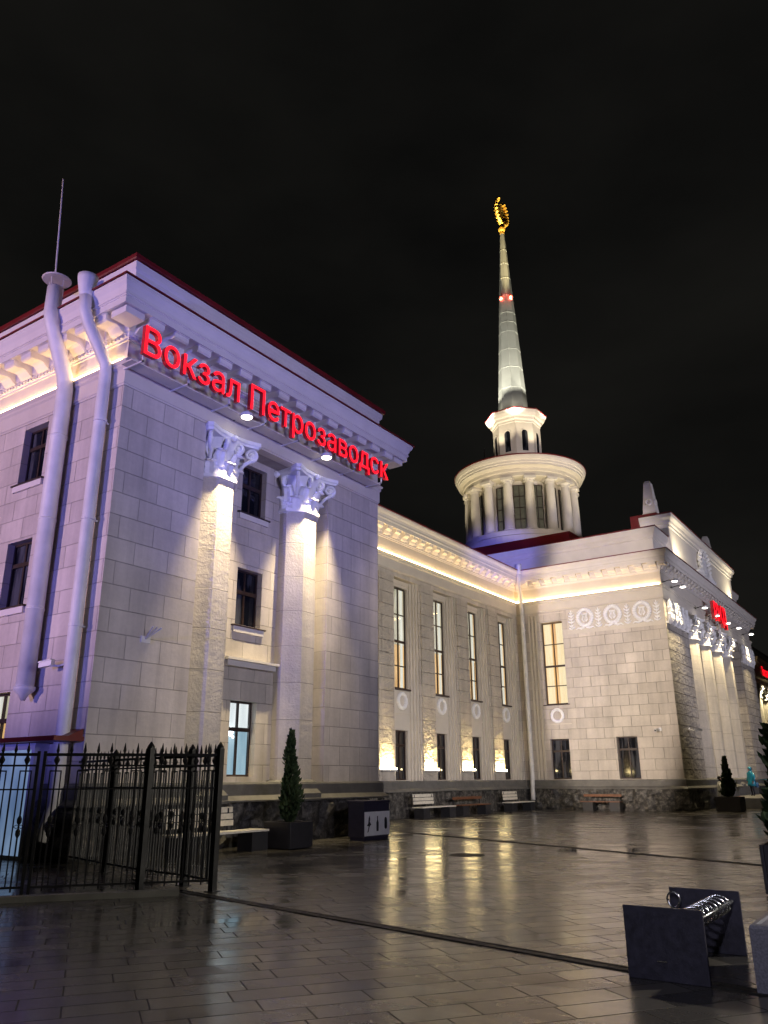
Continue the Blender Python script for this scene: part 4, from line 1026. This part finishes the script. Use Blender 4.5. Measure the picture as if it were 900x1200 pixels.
post(P5, 'black fence post at the free end, nearest to the planter'); post(P4, 'black fence post second from the free end'); post(P2, 'black fence post in the middle of the run towards the wall')
post(P1, 'black fence post closest to the building corner'); post(P3, 'black fence post standing where the front panels meet')
fence(P1, (10.9, 15.3), 'iron fence panel that touches the building corner'); fence(P2, P1, 'iron fence panel between the wall end and the middle posts'); fence(P4, P2, 'iron fence panel leading back from the second post'); fence(P5, P4, 'narrow iron fence panel at the free right end')
fence(P3, P5, 'slanting iron fence panel between the front post and the free end')
fence(tuple(q0), P3, 'front iron gate leaf right of the double stiles, before the drainpipe', gate=True); fence(tuple(q1), tuple(q0 + (q1 - q0) * .02), 'front iron gate leaf before the blue-lit door at the left edge', gate=True)
m = MB(); da = (Vector(P3) - q1).normalized(); nn = Vector((-da.y, da.x)); cc = (Vector(P3) + q1) / 2
m.obox((cc.x - nn.x * .25, cc.y - nn.y * .25, .03), (da.x * 2.6, da.y * 2.6, 0), (nn.x * .09, nn.y * .09, 0), (0, 0, .05))
single('kerb', m, M['ledge'], (cc.x, cc.y, 0), 'low stone kerb running in front of the gate leaves', 'kerb')
m = MB(); m.box(58.1, 58.16, 9.2, 9.26, .56, 1.5); m.box(58.1, 58.16, 11.2, 11.26, .56, 1.5); m.box(58.09, 58.17, 9.2, 11.26, 1.5, 1.55)
m.tube([(58.13, 9.2, 1.52), (58.13, 8.0, .75), (58.13, 8.0, .02)], .03, 6)
single('handrail', m, M['steel'], (58.1, 10, .55), 'thin pale handrail on the portico steps behind the person in blue', 'handrail')

# ------------------------------------------------------------------ people
def ellring(c, rx, ry, n=14, rot=0.):
    return [(c[0] + rx * math.cos(2 * PI * k / n) * math.cos(rot) - ry * math.sin(2 * PI * k / n) * math.sin(rot), c[1] + rx * math.cos(2 * PI * k / n) * math.sin(rot) + ry * math.sin(2 * PI * k / n) * math.cos(rot), c[2]) for k in range(n)]
def skinned(name, verts, edges, radii, mat, parent, root=0):
    me = bpy.data.meshes.new(name); me.from_pydata(verts, edges, []); me.materials.append(mat)
    o = bpy.data.objects.new(name, me); COL.objects.link(o); o.parent = parent
    md = o.modifiers.new('skin', 'SKIN'); md.use_smooth_shade = True
    for v, r in zip(me.skin_vertices[0].data, radii): v.radius = (r, r) if not isinstance(r, tuple) else r
    me.skin_vertices[0].data[root].use_root = True
    sb = o.modifiers.new('sub', 'SUBSURF'); sb.levels = 2; sb.render_levels = 2
    return o
def person(loc, rz, label, coat, sc=1., hood=True, bag=True):
    e_ = empty('person', loc, rz, label, 'person'); e_.scale = (sc,) * 3
    V = [(0, 0, .92), (0, .01, 1.15), (0, .0, 1.38), (0, -.01, 1.50), (0, -.03, 1.62),
         (.09, 0, .86), (.10, -.03, .48), (.10, .03, .09), (.11, -.11, .04),
         (-.09, 0, .86), (-.10, .02, .48), (-.10, .07, .09), (-.11, -.06, .04),
         (.18, 0, 1.38), (.23, .02, 1.10), (.22, -.10, .88), (.22, -.13, .80), (-.18, 0, 1.38), (-.23, .03, 1.10), (-.20, -.10, .90), (-.20, -.14, .82)]
    E_ = [(0, 1), (1, 2), (2, 3), (3, 4), (0, 5), (5, 6), (6, 7), (7, 8), (0, 9), (9, 10), (10, 11), (11, 12), (2, 13), (13, 14), (14, 15), (15, 16), (2, 17), (17, 18), (18, 19), (19, 20)]
    Rr = [.13, .12, .14, .055, .095, .085, .06, .04, .04, .085, .06, .04, .04, .06, .045, .035, .035, .06, .045, .035, .035]
    skinned('body', V, E_, Rr, M['trousers'], e_)
    m = MB(); m.ring_loft([ellring((0, yy, z), rx, ry, 16) for z, rx, ry, yy in ((.60, .27, .21, 0), (.75, .265, .205, 0), (1.0, .24, .175, .01), (1.15, .225, .165, .01), (1.32, .23, .155, 0), (1.43, .18, .12, -.01), (1.50, .09, .085, -.01))]); mk('coat', m, coat, e_, True, local=True)
    for s_ in (-1, 1):
        m = MB(); m.tube([(s_ * .17, 0, 1.40), (s_ * .245, .02, 1.12), (s_ * .22, -.10, .90)], [.075, .07, .06], 10); mk('sleeve', m, coat, e_, True, local=True)
        m = MB(); m.ball((s_ * .215, -.12, .85), .04, sc=(.7, .9, 1.2))
        for k in range(4): m.tube([(s_ * .215, -.15 + k * .018, .82), (s_ * .21, -.155 + k * .02, .77), (s_ * .20, -.145 + k * .02, .735)], .009, 5)
        m.tube([(s_ * .20, -.15, .85), (s_ * .18, -.17, .81)], .01, 5); mk('hand', m, M['skin'], e_, True, local=True)
    m = MB(); m.ball((0, -.035, 1.62), .10, 14, 10, (.82, .95, 1.12)); m.tube([(0, -.125, 1.63), (0, -.15, 1.60), (0, -.125, 1.59)], [.012, .016, .012], 6)
    for s_ in (-1, 1): m.ball((s_ * .085, -.03, 1.62), .022, 6, 5)
    mk('head', m, M['skin'], e_, True, local=True)
    m = MB()
    for s_ in (-1, 1): m.ball((s_ * .033, -.122, 1.645), .011, 6, 5)
    m.box(-.025, .025, -.132, -.12, 1.562, 1.57); mk('face_features', m, M['hair'], e_, local=True)
    m = MB()
    m.ball((0, .0, 1.645), .125, 14, 10, (.95, 1.02, 1.1)) if hood else m.ball((0, -.005, 1.665), .105, 14, 10, (.92, 1.0, 1.02))
    if hood: m.tube([(0, .02, 1.5), (0, .0, 1.56)], [.12, .10], 12)
    mk('hood' if hood else 'hair', m, coat if hood else M['hair'], e_, True, local=True)
    if bag:
        b = empty('handbag', (loc[0] + .12, loc[1] - .26, loc[2]), 0, 'blue shoulder bag hanging at the hip of the person in the raincoat', 'bag')
        m = MB(); m.ring_loft([ellring((0, 0, z), rx, ry, 14) for z, rx, ry in ((.50, .13, .08), (.53, .19, .11), (.72, .20, .12), (.80, .15, .08))]); mk('bag_body', m, M['bag'], b, True, local=True)
        m = MB(); m.tube([(-.12, 0, .78), (-.10, .06, 1.1), (-.08, .16, 1.38)], .012, 5); mk('strap', m, M['bag'], b, True, local=True)
    return e_
person((56.0, 10.6, .55), R(-120), 'person in a turquoise hooded raincoat standing on the portico steps', M['coat_blue'], .98)
person((48.2, 10.75, 0.), R(20), 'dark-haired person in a pale coat half hidden behind the far planter', M['coat_white'], .98, False, False)

# ------------------------------------------------------------------ night light
w = bpy.data.worlds.new('World'); scene.world = w; w.use_nodes = True
bg = w.node_tree.nodes['Background']; bg.inputs[1].default_value = 1.
nt = w.node_tree; tc = nt.nodes.new('ShaderNodeTexCoord'); nz = nt.nodes.new('ShaderNodeTexNoise'); nz.inputs['Scale'].default_value = 2.2; nz.inputs['Detail'].default_value = 6
mp = nt.nodes.new('ShaderNodeMapping'); mp.inputs['Scale'].default_value = (1, 1, 2.2); nt.links.new(tc.outputs['Generated'], mp.inputs[0]); nt.links.new(mp.outputs[0], nz.inputs['Vector'])
cr = nt.nodes.new('ShaderNodeValToRGB'); cr.color_ramp.elements[0].position = .3; cr.color_ramp.elements[1].position = .72
cr.color_ramp.elements[0].color = (.0019, .0019, .0018, 1); cr.color_ramp.elements[1].color = (.0050, .0048, .0042, 1)      # low night cloud
nt.links.new(nz.outputs['Fac'], cr.inputs[0]); nt.links.new(cr.outputs[0], bg.inputs[0])
BLUE = (.20, .20, 1.); PINK = (1., .66, .66); STREET = (1., .92, .87); VIO = (.85, .82, 1.)
# floodlights and lamp posts round the square, outside the picture, plus added fills
light('SPOT', 'square_flood_pink', (-24, 31, 8), (11.3, 20, 12), 22000, PINK, spot_size=R(32), spot_blend=.5, shadow_soft_size=.25)
light('SPOT', 'square_flood_blue', (-20, 9, 3.5), (11.3, 19, 10), 12500, BLUE, spot_size=R(34), spot_blend=.6, shadow_soft_size=.3)
light('SPOT', 'street_lamp_front', (4, -24, 7), (17, 15.7, 9.3), 9000, VIO, spot_size=R(27), spot_blend=.6, shadow_soft_size=2.5)
light('SPOT', 'cornice_flood_blue', (10, -12, 1.5), (17, 15, 13.5), 7000, (.30, .28, 1.), spot_size=R(34), spot_blend=.6, shadow_soft_size=1.5)
light('SPOT', 'street_lamp_wing', (18, -16, 8), (37, 20.7, 8), 16000, STREET, spot_size=R(36), spot_blend=.6, shadow_soft_size=.8)
light('SPOT', 'street_lamp_portico', (38, -24, 8), (58, 11.7, 12), 14000, (.86, .82, 1.), spot_size=R(44), spot_blend=.6, shadow_soft_size=.8)
light('SPOT', 'square_flood_side', (2, 12.4, 7), (45.5, 15.3, 8.4), 34000, (1., .84, .71), spot_size=R(30), spot_blend=.45, shadow_soft_size=.2).scale = (.40, 1, 1)
light('SPOT', 'tower_flood_blue', (0, 0, 4), (46.5, 22.2, 15.9), 46000, (.16, .15, 1.), spot_size=R(6.5), spot_blend=.8, shadow_soft_size=.3)
light('SPOT', 'tower_flood_pink', (8, -10, 7), (57, 25.3, 25.5), 26000, (1., .84, .70), spot_size=R(13), spot_blend=.4, shadow_soft_size=.3)
light('SPOT', 'front_fill', (0, -12, 8), (21, 13.5, 0), 2400, (.88, .82, 1.), spot_size=R(34), spot_blend=.8, shadow_soft_size=.3)  # added fill to lift the bin and planters, no lamp post there
light('SPOT', 'lamp_post_right', (17, -9, 8), (9.5, 2.5, 0), 5200, (1., .92, .78), spot_size=R(80), spot_blend=1., shadow_soft_size=.2)
light('SPOT', 'bench_fill', (12, -4, 8), (36, 19.5, .5), 3000, (.92, .86, 1.), spot_size=R(34), spot_blend=.9, shadow_soft_size=.3)  # fill light added to brighten the benches along the wing
light('SPOT', 'rack_fill', (-7, -1, 7), (8, 2.6, 0), 1500, (.86, .84, 1.), spot_size=R(30), spot_blend=1., shadow_soft_size=.3)  # fill added from the left so the rack panels are not black
# attic and tower lamps, plus an added fill at the spire foot
for x in (49.9, 65.6): light('SPOT', 'attic_spot', (x, 11.15, 13.95), (x + (1.5 if x < 57 else -1.5), 11.98, 16.2), 420, (1., .86, .55), spot_size=R(120), spot_blend=.8, shadow_soft_size=.08)
for k in range(7):
    a = R(203.9 - 84 + 28 * k)
    light('SPOT', 'drum_uplight', (TX + 7.4 * math.cos(a), TY + 7.4 * math.sin(a), 18.4), (TX + 5.2 * math.cos(a), TY + 5.2 * math.sin(a), 24.9), 420, (1., .84, .50), spot_size=R(64), spot_blend=.8, shadow_soft_size=.1)
for k in range(3):
    a = R(203.9 - 70 + 70 * k)
    light('SPOT', 'spire_flood', (TX + 5.2 * math.cos(a), TY + 5.2 * math.sin(a), 26.3), (TX, TY, 39.5 + 2 * k), 9500, (1., .97, .80), spot_size=R(37), spot_blend=.4, shadow_soft_size=.3)
for k in range(4):
    a = R(203.9 - 105 + 70 * k)
    light('SPOT', 'lantern_flood', (TX + 4.4 * math.cos(a), TY + 4.4 * math.sin(a), 25.9), (TX + 1.9 * math.cos(a), TY + 1.9 * math.sin(a), 30.), 650, (1., .84, .56), spot_size=R(50), spot_blend=.7, shadow_soft_size=.1)
for k in range(3):
    a = R(203.9 - 60 + 60 * k); light('SPOT', 'spire_foot_fill', (TX + 2.15 * math.cos(a), TY + 2.15 * math.sin(a), 30.85), (TX + .9 * math.cos(a), TY + .9 * math.sin(a), 33.2), 55, (1., .95, .76), spot_size=R(110), spot_blend=1., shadow_soft_size=.05)  # added to brighten the dark spire foot, no such lamp there
light('POINT', 'beacon_glow', (SX - .9, SY - .4, 42.4), (0, 0, 0), 5, (1., .04, .02), shadow_soft_size=.05)
light('SPOT', 'finial_spot', (TX - 4.5, TY - 2.6, 26), (SX, SY, 51.5), 90000, (1., .8, .4), spot_size=R(8), spot_blend=.5, shadow_soft_size=.1)

# ------------------------------------------------------------------ render settings
vs = scene.view_settings; vs.view_transform = 'Standard'; vs.look = 'None'; vs.exposure = .75; vs.gamma = 1; vs.use_curve_mapping = False
scene.render.engine = 'CYCLES'
cy = scene.cycles; cy.use_denoising = True; cy.max_bounces = 6; cy.diffuse_bounces = 3; cy.glossy_bounces = 3; cy.transparent_max_bounces = 8
cy.sample_clamp_indirect = 4.; cy.caustics_reflective = False; cy.caustics_refractive = False; cy.use_light_tree = True; cy.blur_glossy = .5
